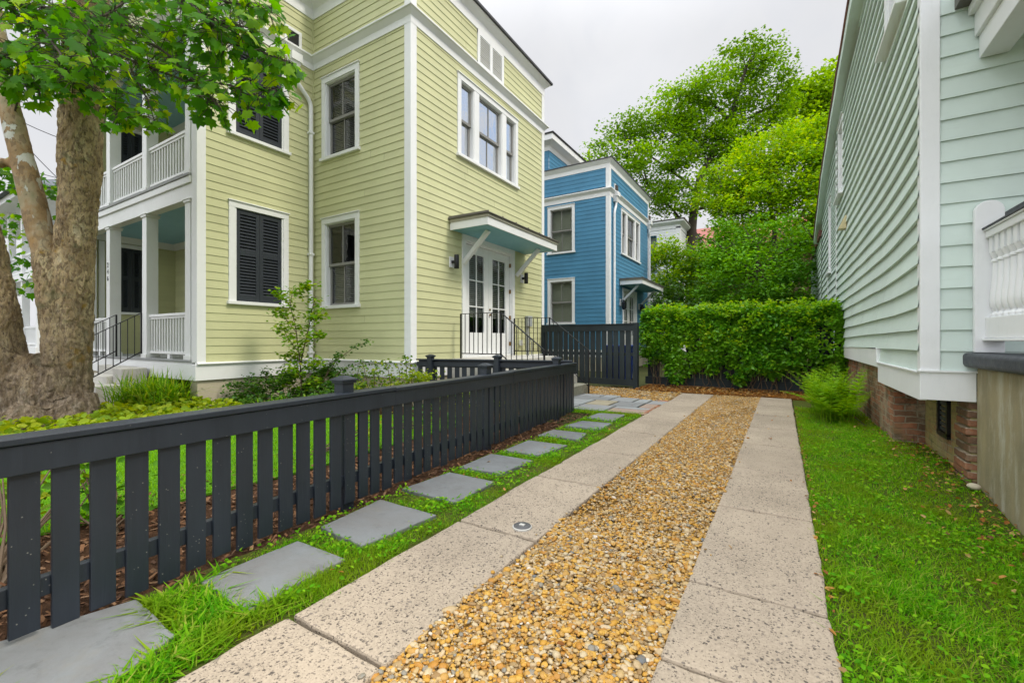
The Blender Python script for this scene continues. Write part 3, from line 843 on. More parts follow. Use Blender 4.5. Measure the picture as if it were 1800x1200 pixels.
def strip(name, x0, x1, joints, skew, mat, wob):
    """row of cast slabs with worn edges and open joints"""
    mb = MB()
    for j in range(len(joints) - 1):
        a, b = joints[j] + .011, joints[j + 1] - .011
        L = []; Rr = []
        k = 12; wl, wr = (wob, .006) if x0 < -1 else (.006, wob)
        for i in range(k + 1):
            y = a + (b - a) * i / k
            L.append((x0 + wl * (noise.noise(Vector((y * 2.1, x0, 0))) + .6 * noise.noise(Vector((y * 9, x0, 3)))) - .012 * (y - 1) * (x0 < -1), y))
            Rr.append((x1 + wr * (noise.noise(Vector((y * 2.3, x1, 5))) + .6 * noise.noise(Vector((y * 9, x1, 3)))) - .004 * (y - 1), y))
        def joint(p, q, yj, jj):
            return [(p[0] + (q[0] - p[0]) * t, p[1] + (q[1] - p[1]) * t + .012 * noise.noise(Vector((t * 6, yj * 3.1, jj))) + .006 * noise.noise(Vector((t * 22, yj * 3.1, jj)))) for t in (.08, .2, .32, .44, .56, .68, .8, .92)]
        top_ = joint(L[-1], Rr[-1], joints[j + 1], 0); bot_ = joint(Rr[0], L[0], joints[j], .4)
        L = bot_[-1:] * 0 + L; Rr = top_[::-1] + Rr[::-1] if False else Rr
        poly_ = L + top_ + Rr[::-1] + bot_
        mb.prism(poly_, -.09, .004 + .006 * noise.noise(Vector((j * 3.3, x0, 1))))
        continue
        mb.prism(L + Rr[::-1], -.09, .004 + .006 * noise.noise(Vector((j * 3.3, x0, 1))))
    o = mb.build(name, mat, bevel=.012, seg=2); o['kind'] = 'structure'; return o


strip('driveway_strip', -1.825, -1.255, [-2.43, -1.24, -.05, 1.14, 2.33, 3.46, 4.57, 5.75, 6.9, 8.05, 9.2, 10.55], [0] * 11, M['concrete'], .022)
strip('driveway_strip', -.405, .178, [-2.4, -1.2, .2, 1.72, 2.35, 3.53, 4.68, 5.82, 6.95, 8.1, 9.25, 10.6], [0] * 11, M['concrete2'], .014)

# gravel stones (uncountable)
def inpoly(X, Y, poly):
    ins = np.zeros(len(X), bool); n = len(poly)
    for i in range(n):
        x0, y0 = poly[i]; x1, y1 = poly[(i + 1) % n]
        c = ((y0 > Y) != (y1 > Y)) & (X < (x1 - x0) * (Y - y0) / (y1 - y0 + 1e-12) + x0); ins ^= c
    return ins


def scat(n, x0, x1, y0, y1): return rng.uniform(x0, x1, n), rng.uniform(y0, y1, n)


x, y = scat(23000, -1.27, -.40, .75, 2.75)
tag(pebbles('pebble_gravel', x, y, rng.uniform(-.030, -.004, len(x)) + .012 * np.sin(x * 9 + 1) * np.sin(y * 5), .0095, 2, M['pebble']), kind='stuff')
x, y = scat(14000, -1.30, -.40, -2.4, .8); tag(pebbles('pebble_gravel', x, y, rng.uniform(-.026, -.006, len(x)), .0108, 1, M['pebble']), kind='stuff')
x, y = scat(56000, -1.30, -.40, 2.7, 10.7)
worn = np.array([noise.noise(Vector((a * 2.4, b * 1.1, 6))) for a, b in zip(x, y)]); k = (worn < .18) | (rng.uniform(size=len(x)) < .3)
x, y = x[k], y[k]
tag(pebbles('pebble_gravel', x, y, rng.uniform(-.026, -.006, len(x)), .0108, 1, M['pebble']), kind='stuff')
x = np.concatenate([-1.262 - np.abs(rng.normal(0, .03, 30)), -.40 + np.abs(rng.normal(0, .03, 20))]); y = rng.uniform(1.0, 10.3, 50)
tag(pebbles('pebble_gravel', x, y, np.full(50, .010), .0085, 2, M['pebble']), kind='stuff')
x, y = scat(6500, -5.7, -1.97, 8.6, 11.0); k = inpoly(x, y, [(-5.8, 9.45), (-3.8, 9.45), (-2.2, 9.0), (-1.97, 8.7), (-1.97, 11), (-5.8, 11)])
tag(pebbles('pebble_gravel', x[k], y[k], rng.uniform(-.02, -.004, k.sum()), .02, 1, M['pebble']), kind='stuff')

# stepping stones ---------------------------------------------------------
ST_ = [[(-2.70, .30), (-2.553, .845), (-2.103, .824), (-1.93, .40)], [(-2.475, 1.075), (-2.475, 1.595), (-2.047, 1.60), (-2.03, 1.05)],
       [(-2.524, 1.78), (-2.578, 2.324), (-2.018, 2.315), (-2.087, 1.74)], [(-2.624, 2.585), (-2.584, 3.139), (-2.08, 3.126), (-2.062, 2.575)],
       [(-2.6, 3.30), (-2.623, 3.864), (-2.115, 3.868), (-2.165, 3.335)], [(-2.591, 4.06), (-2.597, 4.62), (-2.092, 4.63), (-2.169, 4.07)],
       [(-2.642, 4.94), (-2.624, 5.35), (-2.15, 5.36), (-2.094, 4.97)], [(-2.603, 5.66), (-2.541, 6.13), (-2.103, 6.18), (-2.086, 5.66)],
       [(-2.597, 6.46), (-2.587, 6.95), (-2.165, 7.03), (-2.141, 6.36)]]
SL = ['bluestone slab in the bottom left corner of the photo, cut by the frame', 'large bluestone stepping slab between the first two thick grass tufts by the fence',
      'third bluestone stepping slab counted from the bottom left corner', 'fourth bluestone stepping slab, beside the strip joint nearest the drain lid',
      'fifth bluestone stepping slab along the fence from the near end', 'sixth bluestone stepping slab, below the middle fence post with a cap',
      'small bluestone stepping slab, third from the far patio end', 'pale bluestone stepping slab, second from the flagstone patio', 'tan tinted stepping slab nearest the flagstone patio']
for q, lb in zip(ST_, SL):
    cx_ = sum(p[0] for p in q) / 4; cy_ = sum(p[1] for p in q) / 4
    e = []
    for i in range(4):
        a, b = Vector(q[i]), Vector(q[(i + 1) % 4])
        for t in (0, .2, .4, .6, .8):
            p = a.lerp(b, t); nn = noise.noise(Vector((p.x * 7, p.y * 7, 2))) * .008; e.append((p.x + nn, p.y - nn))
    mb = MB().prism(e, -.04, .006 + rnd.uniform(-.003, .004))
    tag(mb.build('stepping_stone', M['bluestone'], bevel=.008), lb, 'stepping stone', 'bluestone stepping slabs along the fence')

# flagstone patio by the side steps
mb = MB(); px0, py0 = -3.75, 7.15
cells = [(0, 0, .55, .5), (.57, 0, .6, .62), (1.19, .0, .62, .4), (0, .52, .55, .75), (.57, .64, .45, .45), (1.04, .64, .5, .63), (1.19, .42, .62, .2), (0, 1.29, .8, .45), (.57, 1.11, .45, .16), (.82, 1.29, .45, .6), (1.56, .64, .25, .5), (1.56, 1.16, .3, .5), (0, 1.76, .45, .4), (.47, 1.76, .33, .4), (1.29, 1.29, .25, .5), (-.75, .9, .73, .6), (-.75, 1.52, .73, .7)]
for a, b, c, d in cells:
    q = [(px0 + a, py0 + b), (px0 + a + c - .02, py0 + b), (px0 + a + c - .02, py0 + b + d - .02), (px0 + a, py0 + b + d - .02)]
    mb.prism([(x_, y_ + .06 * (x_ - px0)) for x_, y_ in q], -.04, .004)
mb.build('flagstone_patio', M['flag'], bevel=.006)['kind'] = 'structure'
mb = MB()
for i in range(9):
    yy = 7.2 + i * .21
    mb.box(-1.99 - .02 * i - .0, -1.90 - .012 * (yy - 1) + .07, yy, yy + .2, -.04, .003)
mb.build('brick_edging', M['brickY'], bevel=.005)['kind'] = 'structure'

# drain lid in the left strip
e_ = empty('drain_lid', (-1.42, 2.446, 0), 'round black drain lid set in the left concrete strip', 'drain lid')
MB().lathe(-1.42, 2.446, [(.062, -.01), (.062, .0135), (.058, .016)], 32).build('rim', M['step'], e_, smooth=True)
mb = MB(); mb.lathe(-1.42, 2.446, [(.055, -.01), (.055, .019), (.052, .021)], 32); mb.build('cover', M['rustpipe'], e_, smooth=True)
mb = MB(); mb.box(-1.437, -1.403, 2.434, 2.458, .0205, .026); mb.build('key_slot', M['step'], e_)

# ================================================================== GREEN HOUSE
XA, YP, YB, XC, YE = -8.715, 3.72, 5.978, -5.834, 11.25
gh = empty('clapboard_house', (-9, 7.5, 0), 'pale green clapboard house with a two storey porch and charcoal shutters', 'house')
fA, fB, fC = Fr('X', XA, 1), Fr('Y', YB, 1), Fr('X', XC, 1)
fB = Fr('Y', YB, -1); fP = Fr('Y', YP, -1)
HA = [(4.24, 5.394, 1.87, 3.77), (4.23, 5.40, 5.0, 6.82)]
HB = [(-8.392, -7.218, 1.86, 3.755), (-8.392, -7.218, 4.99, 6.735)]
HC = [(7.48, 9.62, .80, 3.45), (7.325, 9.79, 5.06, 6.80)]
EX = .147
siding(fA, 3.86, 5.965, .80, 7.03, EX, HA).build('siding_wall', M['green'], gh)
siding(fB, XA + .013, -5.97, .80, 7.03, EX, HB).build('siding_wall', M['green'], gh)
siding(fC, 6.105, 11.13, .80, 7.03, EX, HC).build('siding_wall', M['green'], gh)
siding(fA, 3.86, 5.965, 7.31, 8.13, EX).build('attic_wall', M['green'], gh)
siding(fB, XA + .013, -5.97, 7.31, 8.13, EX).build('attic_wall', M['green'], gh)
siding(fC, 6.105, 11.13, 7.31, 8.13, EX).build('attic_wall', M['green'], gh)
siding(fP, -14.3, -8.86, 7.31, 8.13, EX).build('attic_wall', M['green'], gh)
siding(Fr('Y', YE, 1), -14.3, -5.97, .8, 8.13, EX).build('siding_wall', M['green'], gh)
siding(Fr('X', -14.3, 1), YP, 5.6, .84, 7.0, .14, [(4.30, 4.95, 1.85, 3.6), (4.30, 4.95, 5.0, 6.6)]).build('porch_wall', M['green'], gh)
siding(Fr('Y', 5.6, -1), -14.3, -8.86, .84, 7.0, .14).build('porch_wall', M['green'], gh)
siding(Fr('X', -8.86, -1), 3.8, 5.6, .84, 7.0, .14).build('porch_wall', M['green'], gh)
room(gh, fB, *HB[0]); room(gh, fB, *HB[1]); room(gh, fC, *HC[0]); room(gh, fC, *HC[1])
# corner boards
mb = MB(); mb.box(XC - .145, XC + .022, YB - .022, YB + .135, .78, 7.03); mb.build('corner_board', M['white'], gh, bevel=.006)
mb = MB(); mb.box(XC - .135, XC + .022, YE - .12, YE + .02, .78, 7.03); mb.build('corner_board', M['white'], gh, bevel=.006)
mb = MB(); mb.box(XA - .18, XA + .02, YP, YP + .145, .80, 7.03); mb.build('corner_board', M['white'], gh, bevel=.006)
mb = MB(); mb.box(XA - .001, XA + .025, YB - .03, YB, .8, 8.13); mb.build('corner_trim', M['green'], gh)
for (a, b, c, d) in ((XC - .145, XC + .022, YB - .022, YB + .135), (XC - .135, XC + .022, YE - .12, YE + .02), (XA - .15, XA + .02, YP, YP + .145)):
    MB().box(a, b, c, d, 7.30, 8.13).build('corner_board', M['white'], gh, bevel=.006)
path = [(-14.4, YP), (XA, YP), (XA, YB), (XC, YB), (XC, YE), (-14.3, YE)]
MB().sweep(path, [(-.06, .485), (.018, .485), (.018, .765), (-.06, .765)]).build('skirt_board', M['white'], gh, bevel=.004)
MB().sweep(path[1:], [(-.05, .766), (.055, .766), (.06, .78), (.045, .80), (-.05, .815)]).build('water_table', M['white'], gh)
MB().sweep(path, [(-.25, -.2), (-.03, -.2), (-.03, .484), (-.25, .484)]).build('foundation', M['cream'], gh, bevel=.01)
MB().sweep(path, [(-.06, 7.02), (.026, 7.02), (.026, 7.15), (.10, 7.235), (.13, 7.245), (.13, 7.275), (.10, 7.30), (-.06, 7.315)]).build('cornice', M['white'], gh)
MB().sweep(path, [(-.06, 8.12), (.026, 8.12), (.026, 8.33), (.04, 8.345), (.16, 8.455), (.16, 8.475), (-.06, 8.475)]).build('frieze', M['white'], gh)
MB().sweep(path, [(-.4, 8.476), (.205, 8.476), (.205, 8.53), (.16, 8.56), (-.4, 8.60)]).build('roof_edge', M['roofdark'], gh)
mb = MB(); mb.box(-14.2, XA - .2, YP + .2, YE - .2, 8.44, 8.47); mb.box(XA - .2, XC - .3, YB + .3, YE - .2, 8.44, 8.471); mb.build('roof', M['roofmetal'], gh)
# set-back upper storey, its foot just showing above the parapet
f3, f4 = Fr('X', -9.45, 1), Fr('Y', 6.2, -1)
siding(f3, 6.3, 12, 8.47, 11.2, EX).build('upper_wall', M['green'], gh); siding(f4, -14.2, -9.55, 8.47, 11.2, EX, [(-11.2, -10.1, 9.0, 10.8)]).build('upper_wall', M['green'], gh)
MB().box(-9.56, -9.42, 6.17, 6.32, 8.47, 11.2).build('corner_board', M['white'], gh)
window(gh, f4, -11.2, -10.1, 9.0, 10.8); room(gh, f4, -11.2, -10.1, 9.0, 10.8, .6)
MB().box(-14.5, -9.1, 5.9, 12.2, 11.2, 11.4).build('upper_roof', M['white'], gh)
# windows and shutters
shutters(gh, fA, *HA[0]); shutters(gh, fA, *HA[1])
window(gh, fB, *HB[0], blind='darkblind', lower_blind=True); window(gh, fB, *HB[1], blind='darkblind')
window(gh, fC, *HC[1], glass='mirror_glass', split=[(7.90, 8.09), (9.04, 9.23)], blind='curtain')
bulb = fB.P(-7.62, 2.93, -.55); MBm = Mat('lit_lamp'); MBm.p.inputs['Emission Color'].default_value = (1, .45, .10, 1); MBm.p.inputs['Emission Strength'].default_value = 3
MB().lathe(bulb[0], bulb[1], [(.01, 2.90), (.05, 2.915), (.055, 2.935), (.01, 2.96)], 12).build('lit_lamp', MBm.m, gh, smooth=True)
# attic vent
mb = MB()
for a, b, c, d in ((8.03, 8.12, 7.34, 8.13), (9.02, 9.11, 7.34, 8.13), (8.52, 8.62, 7.34, 8.13)): fC.box(mb, a, b, c, d, -.02, .036)
fC.box(mb, 8.03, 9.11, 7.315, 7.42, -.02, .034); fC.box(mb, 8.03, 9.11, 8.03, 8.13, -.02, .0345)
v_ = mb.build('attic_vent', M['white'], gh)
for a, b in ((8.12, 8.52), (8.62, 9.02)):
    mb = MB()
    for i in range(15):
        z = 7.425 + i * .0405
        mb.hexa([fC.P(a, z, .03), fC.P(b, z, .03), fC.P(b, z + .007, .031), fC.P(a, z + .007, .031)], [fC.P(a, z + .033, .012), fC.P(b, z + .033, .012), fC.P(b, z + .038, .013), fC.P(a, z + .038, .013)])
    mb.build('louver', M['white'], v_)
# french door
mb = MB()
fC.box(mb, 7.48, 7.60, .80, 3.33, -.12, .04); fC.box(mb, 9.50, 9.62, .80, 3.33, -.12, .04); fC.box(mb, 7.48, 9.62, 3.33, 3.45, -.12, .042)
fC.box(mb, 7.60, 7.635, .86, 3.30, -.12, .008); fC.box(mb, 9.465, 9.50, .86, 3.30, -.12, .008); fC.box(mb, 7.60, 9.50, 3.29, 3.329, -.12, .008); fC.box(mb, 7.60, 9.50, .80, .86, -.12, .05)
dr = mb.build('french_door', M['white'], gh, bevel=.005)
for l0, l1 in ((7.64, 8.546), (8.554, 9.46)):
    m2 = MB(); o0, o1 = -.085, -.04; g0, g1, h0, h1 = l0 + .17, l1 - .17, 1.36, 3.10
    fC.box(m2, l0, g0, .865, 3.285, o0, o1); fC.box(m2, g1, l1, .865, 3.285, o0, o1); fC.box(m2, g0, g1, .865, h0, o0, o1 - .001); fC.box(m2, g0, g1, h1, 3.285, o0, o1 - .001)
    c = (g0 + g1) / 2; fC.box(m2, c - .013, c + .013, h0, h1, o0 + .01, o1 - .006)
    for i in (1, 2): z = h0 + (h1 - h0) * i / 3; fC.box(m2, g0, g1, z - .013, z + .013, o0 + .01, o1 - .007)
    m2.build('door_leaf', M['white'], dr, bevel=.004)
    m3 = MB(); m3.add([fC.P(g0, h0, -.06), fC.P(g1, h0, -.06), fC.P(g1, h1, -.06), fC.P(g0, h1, -.06)], [(0, 1, 2, 3)]); m3.build('pane', M['glass'], dr)
    m4 = MB(); z = h0 + .35
    while z < h1: m4.add([fC.P(g0, z, -.10), fC.P(g1, z, -.10), fC.P(g1, z + .033, -.12), fC.P(g0, z + .033, -.12)], [(0, 1, 2, 3)]); z += .045
    m4.build('blind', M['darkblind'], dr)
k_ = fC.P(8.60, 1.78, -.02); mb = MB(); mb.tube([fC.P(8.60, 1.78, -.04), fC.P(8.60, 1.78, 0)], [.022, .03], 10); mb.tube([fC.P(8.60, 1.9, -.04), fC.P(8.60, 1.9, -.02)], .025, 10); mb.build('knob', M['brass'], dr, smooth=True)
mb = MB()
for z in (1.1, 1.75, 2.4, 3.05): fC.box(mb, 9.455, 9.475, z - .05, z + .05, -.04, .012)
mb.build('hinge', M['brass'], dr)
awning(gh, fC, 7.10, 10.14, 3.45, 3.6, .93)
sconce(gh, fC, 7.13, 2.79); sconce(gh, fC, 10.0, 2.79)
mb = MB(); fC.box(mb, 10.17, 10.40, 1.55, 1.83, .013, .12); me_ = mb.build('meter_box', M['meter'], gh, bevel=.01)
mb = MB(); mb.tube([fC.P(10.28, 1.55, .05), fC.P(10.28, .9, .05), fC.P(10.36, .5, .05)], .02, 8); mb.tube([fC.P(10.2, 1.55, .05), fC.P(10.2, .3, .05)], .014, 8); mb.tube([fC.P(10.36, 1.3, .05), fC.P(10.46, 1.1, .06), fC.P(10.44, .4, .05)], .014, 8); mb.build('conduit', M['meter'], me_, smooth=True)
MB().box(XC + .013, XC + .07, 9.88, 9.96, 1.05, 1.2).build('outlet_box', M['white'], gh)
# drain pipe, its funnel head and the scupper above
zc = 6.9
pipe = downpipe(gh, [(XA + .085, 5.47, 6.82), (XA + .085, 5.47, 6.62), (XA + .07, 5.87, 6.28), (XA + .07, 5.87, .55)])
mb = MB(); mb.box(XA + .012, XA + .20, 5.36, 5.60, 6.93, 7.10); mb.hexa([(XA + .012, 5.38, 6.80), (XA + .13, 5.40, 6.80), (XA + .13, 5.54, 6.80), (XA + .012, 5.56, 6.80)], [(XA + .012, 5.36, 6.93), (XA + .18, 5.37, 6.93), (XA + .18, 5.59, 6.93), (XA + .012, 5.60, 6.93)]); mb.build('rain_head', M['white'], pipe, bevel=.006)
mb = MB()
for z in (5.6, 3.0, .9): mb.box(XA + .013, XA + .122, 5.815, 5.925, z, z + .05)
mb.build('strap', M['white'], pipe, bevel=.01)
mb = MB(); fA.box(mb, 5.30, 5.36, 7.34, 7.60, 0, .04); fA.box(mb, 5.62, 5.68, 7.34, 7.60, 0, .04); fA.box(mb, 5.30, 5.68, 7.60, 7.66, 0, .041); sc_ = mb.build('scupper', M['white'], gh)
mb = MB(); fA.box(mb, 5.36, 5.62, 7.33, 7.60, .005, .022); mb.build('opening', M['black'], sc_)

# porch
mb = MB(); mb.box(-14.3, XA - .18, YP - .03, 5.6, .80, .842); mb.build('porch_floor', M['deck'], gh, bevel=.008)
mb = MB(); mb.box(-14.3, XA - .18, YP + .002, YP + .05, .70, .80); mb.build('porch_fascia', M['white'], gh)
mb = MB(); mb.box(-12.3, -9.0, YP + .03, YP + .06, 0, .49); mb.build('crawlspace_panel', M['shutter'], gh)
for z0, z1, ztop, nm in ((.842, 3.64, 3.70, 'lower'), (4.14, 6.90, 6.96, 'upper')):
    for x0 in (-9.135, -10.965, -12.875, -14.38):
        mb = MB(); y1 = YP + .20; mb.box(x0, x0 + .20, YP, y1, z0 + .07, z1); mb.box(x0 - .02, x0 + .22, YP - .02, y1 + .02, z0, z0 + .08); mb.box(x0 - .022, x0 + .222, YP - .022, y1 + .022, z1 - .001, z1 + .045); mb.box(x0 - .035, x0 + .235, YP - .035, y1 + .035, z1 + .044, ztop)
        mb.build('porch_column', M['white'], gh, bevel=.005)
    zr = z0 + .84
    bays = [(-10.765, -9.135), (-14.18, -12.875)] + ([(-12.675, -10.965)] if nm == 'upper' else [])
    for a, b in bays:
        mb = MB(); mb.box(a, b, YP + .04, YP + .13, zr - .035, zr + .015); mb.box(a, b, YP + .06, YP + .11, zr - .08, zr - .036); mb.box(a, b, YP + .055, YP + .115, z0 + .09, z0 + .135); mb.box((a + b) / 2 - .05, (a + b) / 2 + .05, YP + .06, YP + .11, z0, z0 + .089)
        rl = mb.build('porch_railing', M['white'], gh, bevel=.003)
        n_ = int(round((b - a) / .118)); m2 = MB()
        for i in range(n_): xx = a + (b - a) * (i + .5) / n_; m2.box(xx - .017, xx + .017, YP + .068, YP + .102, z0 + .136, zr - .081)
        m2.build('baluster', M['white'], rl)
mb = MB(); mb.box(-14.3, XA - .181, YP + .005, YP + .17, 3.70, 3.97); mb.build('porch_beam', M['white'], gh, bevel=.005)
mb = MB(); mb.box(-14.3, XA - .182, YP - .03, YP + .2, 3.971, 4.09); mb.build('porch_band', M['white'], gh, bevel=.005)
mb = MB(); mb.box(-14.3, XA - .183, YP - .05, 5.6, 4.091, 4.14); mb.build('porch_floor', M['deck'], gh, bevel=.008)
mb = MB(); mb.box(-14.3, XA - .181, YP + .005, YP + .17, 6.96, 7.02); mb.build('porch_beam', M['white'], gh, bevel=.005)
for z in (3.80, 6.97):
    mb = MB()
    for i in range(9): mb.box(-14.3 + i * .61, -14.3 + i * .61 + .604, YP + .17, 5.6, z, z + .03)
    mb.build('porch_ceiling', M['haint'], gh)
    MB().sweep([(-14.29, YP + .2), (-14.29, 5.59), (-8.87, 5.59)], [(0, z - .16), (.03, z - .16), (.09, z - .001), (0, z - .001)]).build('crown_molding', M['white'], gh)
fI = Fr('X', -14.3, 1)
shutters(gh, fI, 4.30, 4.95, 1.85, 3.6, .07); shutters(gh, fI, 4.30, 4.95, 5.0, 6.6, .07)
mb = MB(); fI.box(mb, 3.98, 4.09, .84, 3.62, -.02, .05); mb.build('door_casing', M['white'], gh)
num = text_mesh('house_number', '2\n4\n6', (-12.775, YP - .003, 2.80), (R(90), 0, 0), .155, M['black'], gh)

# front steps with two iron railings
fs_ = empty('porch_steps', (-11.8, 2.9, 0), 'pale concrete steps with iron railings rising to the green porch', 'steps')
for i in range(4):
    y0 = 2.62 + i * .28; z1 = .17 + i * .165
    MB().box(-12.45, -11.0, y0, YP - .06 - .0, z1 - .165 if i else -.1, z1).build('step', M['step'], fs_, bevel=.01)
for i in range(2):
    MB().box(-11.0 + .002, -10.55, 2.9 + i * .37, YP - .055, -.1 + .0 * i, .36 + i * .30 - .0).build('cheek_wall', M['step'], fs_, bevel=.015) if i == 0 else MB().box(-11.0 + .002, -10.55, 3.27, YP - .056, .361, .66).build('cheek_wall', M['step'], fs_, bevel=.015)


def iron_rail(par, p0, p1, h, n, flat=None, foot=True):
    """sloping rail from p0 (bottom) to p1 (top) with pickets; flat extends level to a point"""
    p0, p1 = Vector(p0), Vector(p1); up = Vector((0, 0, h)); mb = MB()
    segs = [(p0, p1)] + ([(p1, Vector(flat))] if flat else [])
    for a, b in segs:
        mb.bar(a + up, b + up, .042, .012); mb.bar(a + Vector((0, 0, .10)), b + Vector((0, 0, .10)), .012, .02)
    for q in ((p0, p1, Vector(flat)) if flat else (p0, p1)): mb.bar(q - Vector((0, 0, .03 if q is not p0 or not foot else .14)), q + up, .028, .028)
    r = mb.build('railing', M['black'], par)
    m2 = MB()
    for a, b in segs:
        L = (Vector((b.x, b.y, 0)) - Vector((a.x, a.y, 0))).length; k = max(2, int(round(L / .115)))
        for i in range(1, k):
            c = a.lerp(b, i / k); m2.bar(c + Vector((0, 0, .10)), c + up, .012, .012)
    m2.build('baluster', M['black'], r); return r


iron_rail(fs_, (-11.0, 2.62, .17), (-11.0, 3.72, .86), .88, 6); iron_rail(fs_, (-12.3, 2.62, .17), (-12.3, 3.72, .86), .88, 6)

# side steps under the awning
ss = empty('side_steps', (-4.9, 8.4, 0), 'concrete side landing and steps with black iron railings by the french door', 'steps')
MB().box(XC + .03, -4.62, 7.12, 9.60, -.1, .815).build('landing', M['step'], ss, bevel=.012)
for i in range(3):
    MB().box(-4.62 + .004 + i * .27, -4.62 + (i + 1) * .27, 7.12, 9.58, -.1, .61 - i * .205).build('step', M['stepdark'] if i == 2 else M['step'], ss, bevel=.012)
iron_rail(ss, (-3.74, 7.25, .10), (-4.68, 7.24, .82), .91, 8, (-5.66, 7.24, .82))
iron_rail(ss, (-3.76, 9.48, .05), (-4.76, 9.50, .82), .91, 8, (-5.74, 9.50, .82))

# ================================================================== BLUE HOUSE
bh = empty('clapboard_house', (-9, 20, 0), 'blue clapboard house with white trim behind the tall dark fence', 'house')
Y0, Y1 = 16.87, 22.75
gB, gC = Fr('Y', Y0, -1), Fr('X', XC, 1)
WB = [(-8.53, -7.29, 4.79, 6.77), (-8.53, -7.29, 1.85, 3.74)]
WC = [(18.30, 21.15, 4.80, 6.74), (18.5, 20.6, .8, 3.40)]
siding(gB, -15, -5.97, .8, 7.03, .165, WB).build('siding_wall', M['blue'], bh); siding(gC, 17.02, Y1 - .12, .8, 7.03, .165, WC).build('siding_wall', M['blue'], bh)
siding(gB, -15, -5.97, 7.24, 8.0, .165).build('attic_wall', M['blue'], bh); siding(gC, 17.02, Y1 - .12, 7.24, 8.0, .165).build('attic_wall', M['blue'], bh)
siding(Fr('Y', Y1, 1), -15, -5.97, .8, 8, .165).build('siding_wall', M['blue'], bh)
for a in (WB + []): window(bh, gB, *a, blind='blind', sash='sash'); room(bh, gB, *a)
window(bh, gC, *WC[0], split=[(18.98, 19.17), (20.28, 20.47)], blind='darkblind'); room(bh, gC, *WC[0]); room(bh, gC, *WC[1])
bp = [(-15, Y0), (XC, Y0), (XC, Y1), (-15, Y1)]
MB().sweep(bp, [(-.06, 6.87), (.026, 6.87), (.026, 7.03), (.11, 7.11), (.13, 7.13), (.13, 7.16), (-.06, 7.24)]).build('cornice', M['white'], bh)
MB().sweep(bp, [(-.06, 7.98), (.026, 7.98), (.026, 8.14), (.14, 8.27), (.14, 8.29), (-.06, 8.29)]).build('frieze', M['white'], bh)
MB().sweep(bp, [(-.5, 8.291), (.17, 8.291), (.17, 8.33), (-.5, 8.38)]).build('roof_edge', M['roofdark'], bh)
MB().sweep(bp, [(-.06, .5), (.02, .5), (.02, .8), (-.06, .8)]).build('skirt_board', M['white'], bh)
MB().sweep(bp, [(-.3, -.1), (-.03, -.1), (-.03, .499), (-.3, .499)]).build('foundation', M['cream'], bh)
MB().box(-14.9, XC - .2, Y0 + .2, Y1 - .2, 8.25, 8.28).build('roof', M['roofmetal'], bh)
for z0, z1 in ((.8, 6.87), (7.2, 7.98)):
    MB().box(XC - .14, XC + .022, Y0 - .022, Y0 + .16, z0, z1).build('corner_board', M['white'], bh, bevel=.006)
    MB().box(XC - .14, XC + .022, Y1 - .13, Y1 + .02, z0, z1).build('corner_board', M['white'], bh, bevel=.006)
for yy, d in ((17.42, -.12), (22.60, .12)):
    p_ = downpipe(bh, [(XC + .085, yy - d * .2, 6.8), (XC + .085, yy - d * .2, 6.62), (XC + .07, yy + d * 1.2 - .0, 6.32), (XC + .07, yy + d * 1.2, .3)], .05)
    mb = MB(); mb.box(XC + .012, XC + .22, yy - .16, yy + .16, 6.95, 7.12); mb.hexa([(XC + .012, yy - .1, 6.74), (XC + .14, yy - .08, 6.74), (XC + .14, yy + .08, 6.74), (XC + .012, yy + .1, 6.74)], [(XC + .012, yy - .14, 6.95), (XC + .18, yy - .13, 6.95), (XC + .18, yy + .13, 6.95), (XC + .012, yy + .14, 6.95)]); mb.build('rain_head', M['white'], p_, bevel=.006)
    mb = MB(); gC.box(mb, yy - .02, yy + .30, 7.26, 7.50, 0, .04); s_ = mb.build('scupper', M['white'], bh)
    mb = MB(); gC.box(mb, yy + .04, yy + .25, 7.25, 7.44, .02, .10); mb.build('opening', M['bark_far'], s_)
mb = MB(); gC.box(mb, 18.5, 18.62, .8, 3.28, -.12, .04); gC.box(mb, 20.48, 20.6, .8, 3.28, -.12, .04); gC.box(mb, 18.5, 20.6, 3.28, 3.40, -.12, .042)
d_ = mb.build('french_door', M['white'], bh)
for l0, l1 in ((18.62, 19.545), (19.555, 20.48)):
    m2 = MB(); gC.box(m2, l0, l0 + .15, .86, 3.27, -.09, -.04); gC.box(m2, l1 - .15, l1, .86, 3.27, -.09, -.04); gC.box(m2, l0 + .15, l1 - .15, .86, 1.4, -.09, -.041); gC.box(m2, l0 + .15, l1 - .15, 3.1, 3.27, -.09, -.041); c = (l0 + l1) / 2; gC.box(m2, c - .013, c + .013, 1.4, 3.1, -.08, -.045); gC.box(m2, l0 + .15, l1 - .15, 2.0, 2.03, -.08, -.046); gC.box(m2, l0 + .15, l1 - .15, 2.55, 2.58, -.08, -.046)
    m2.build('door_leaf', M['white'], d_); m3 = MB(); gC.box(m3, l0 + .15, l1 - .15, 1.4, 3.1, -.066, -.064); m3.build('pane', M['glass'], d_)
awning(bh, gC, 18.15, 21.75, 3.50, 3.6, .93)
for u in (18.2, 21.0):
    mb = MB(); gC.box(mb, u - .08, u + .08, 2.62, 2.90, .012, .035); pl = mb.build('wall_lamp', M['white'], bh)
    c = gC.P(u, 2.75, .17); m2 = MB(); m2.lathe(c[0], c[1], [(.03, 2.45), (.085, 2.5), (.105, 2.74), (.06, 2.79), (.02, 2.85)], 6); m2.bar(gC.P(u, 2.82, .03), gC.P(u, 2.85, .17), .03, .03); m2.build('lantern', M['black'], pl)
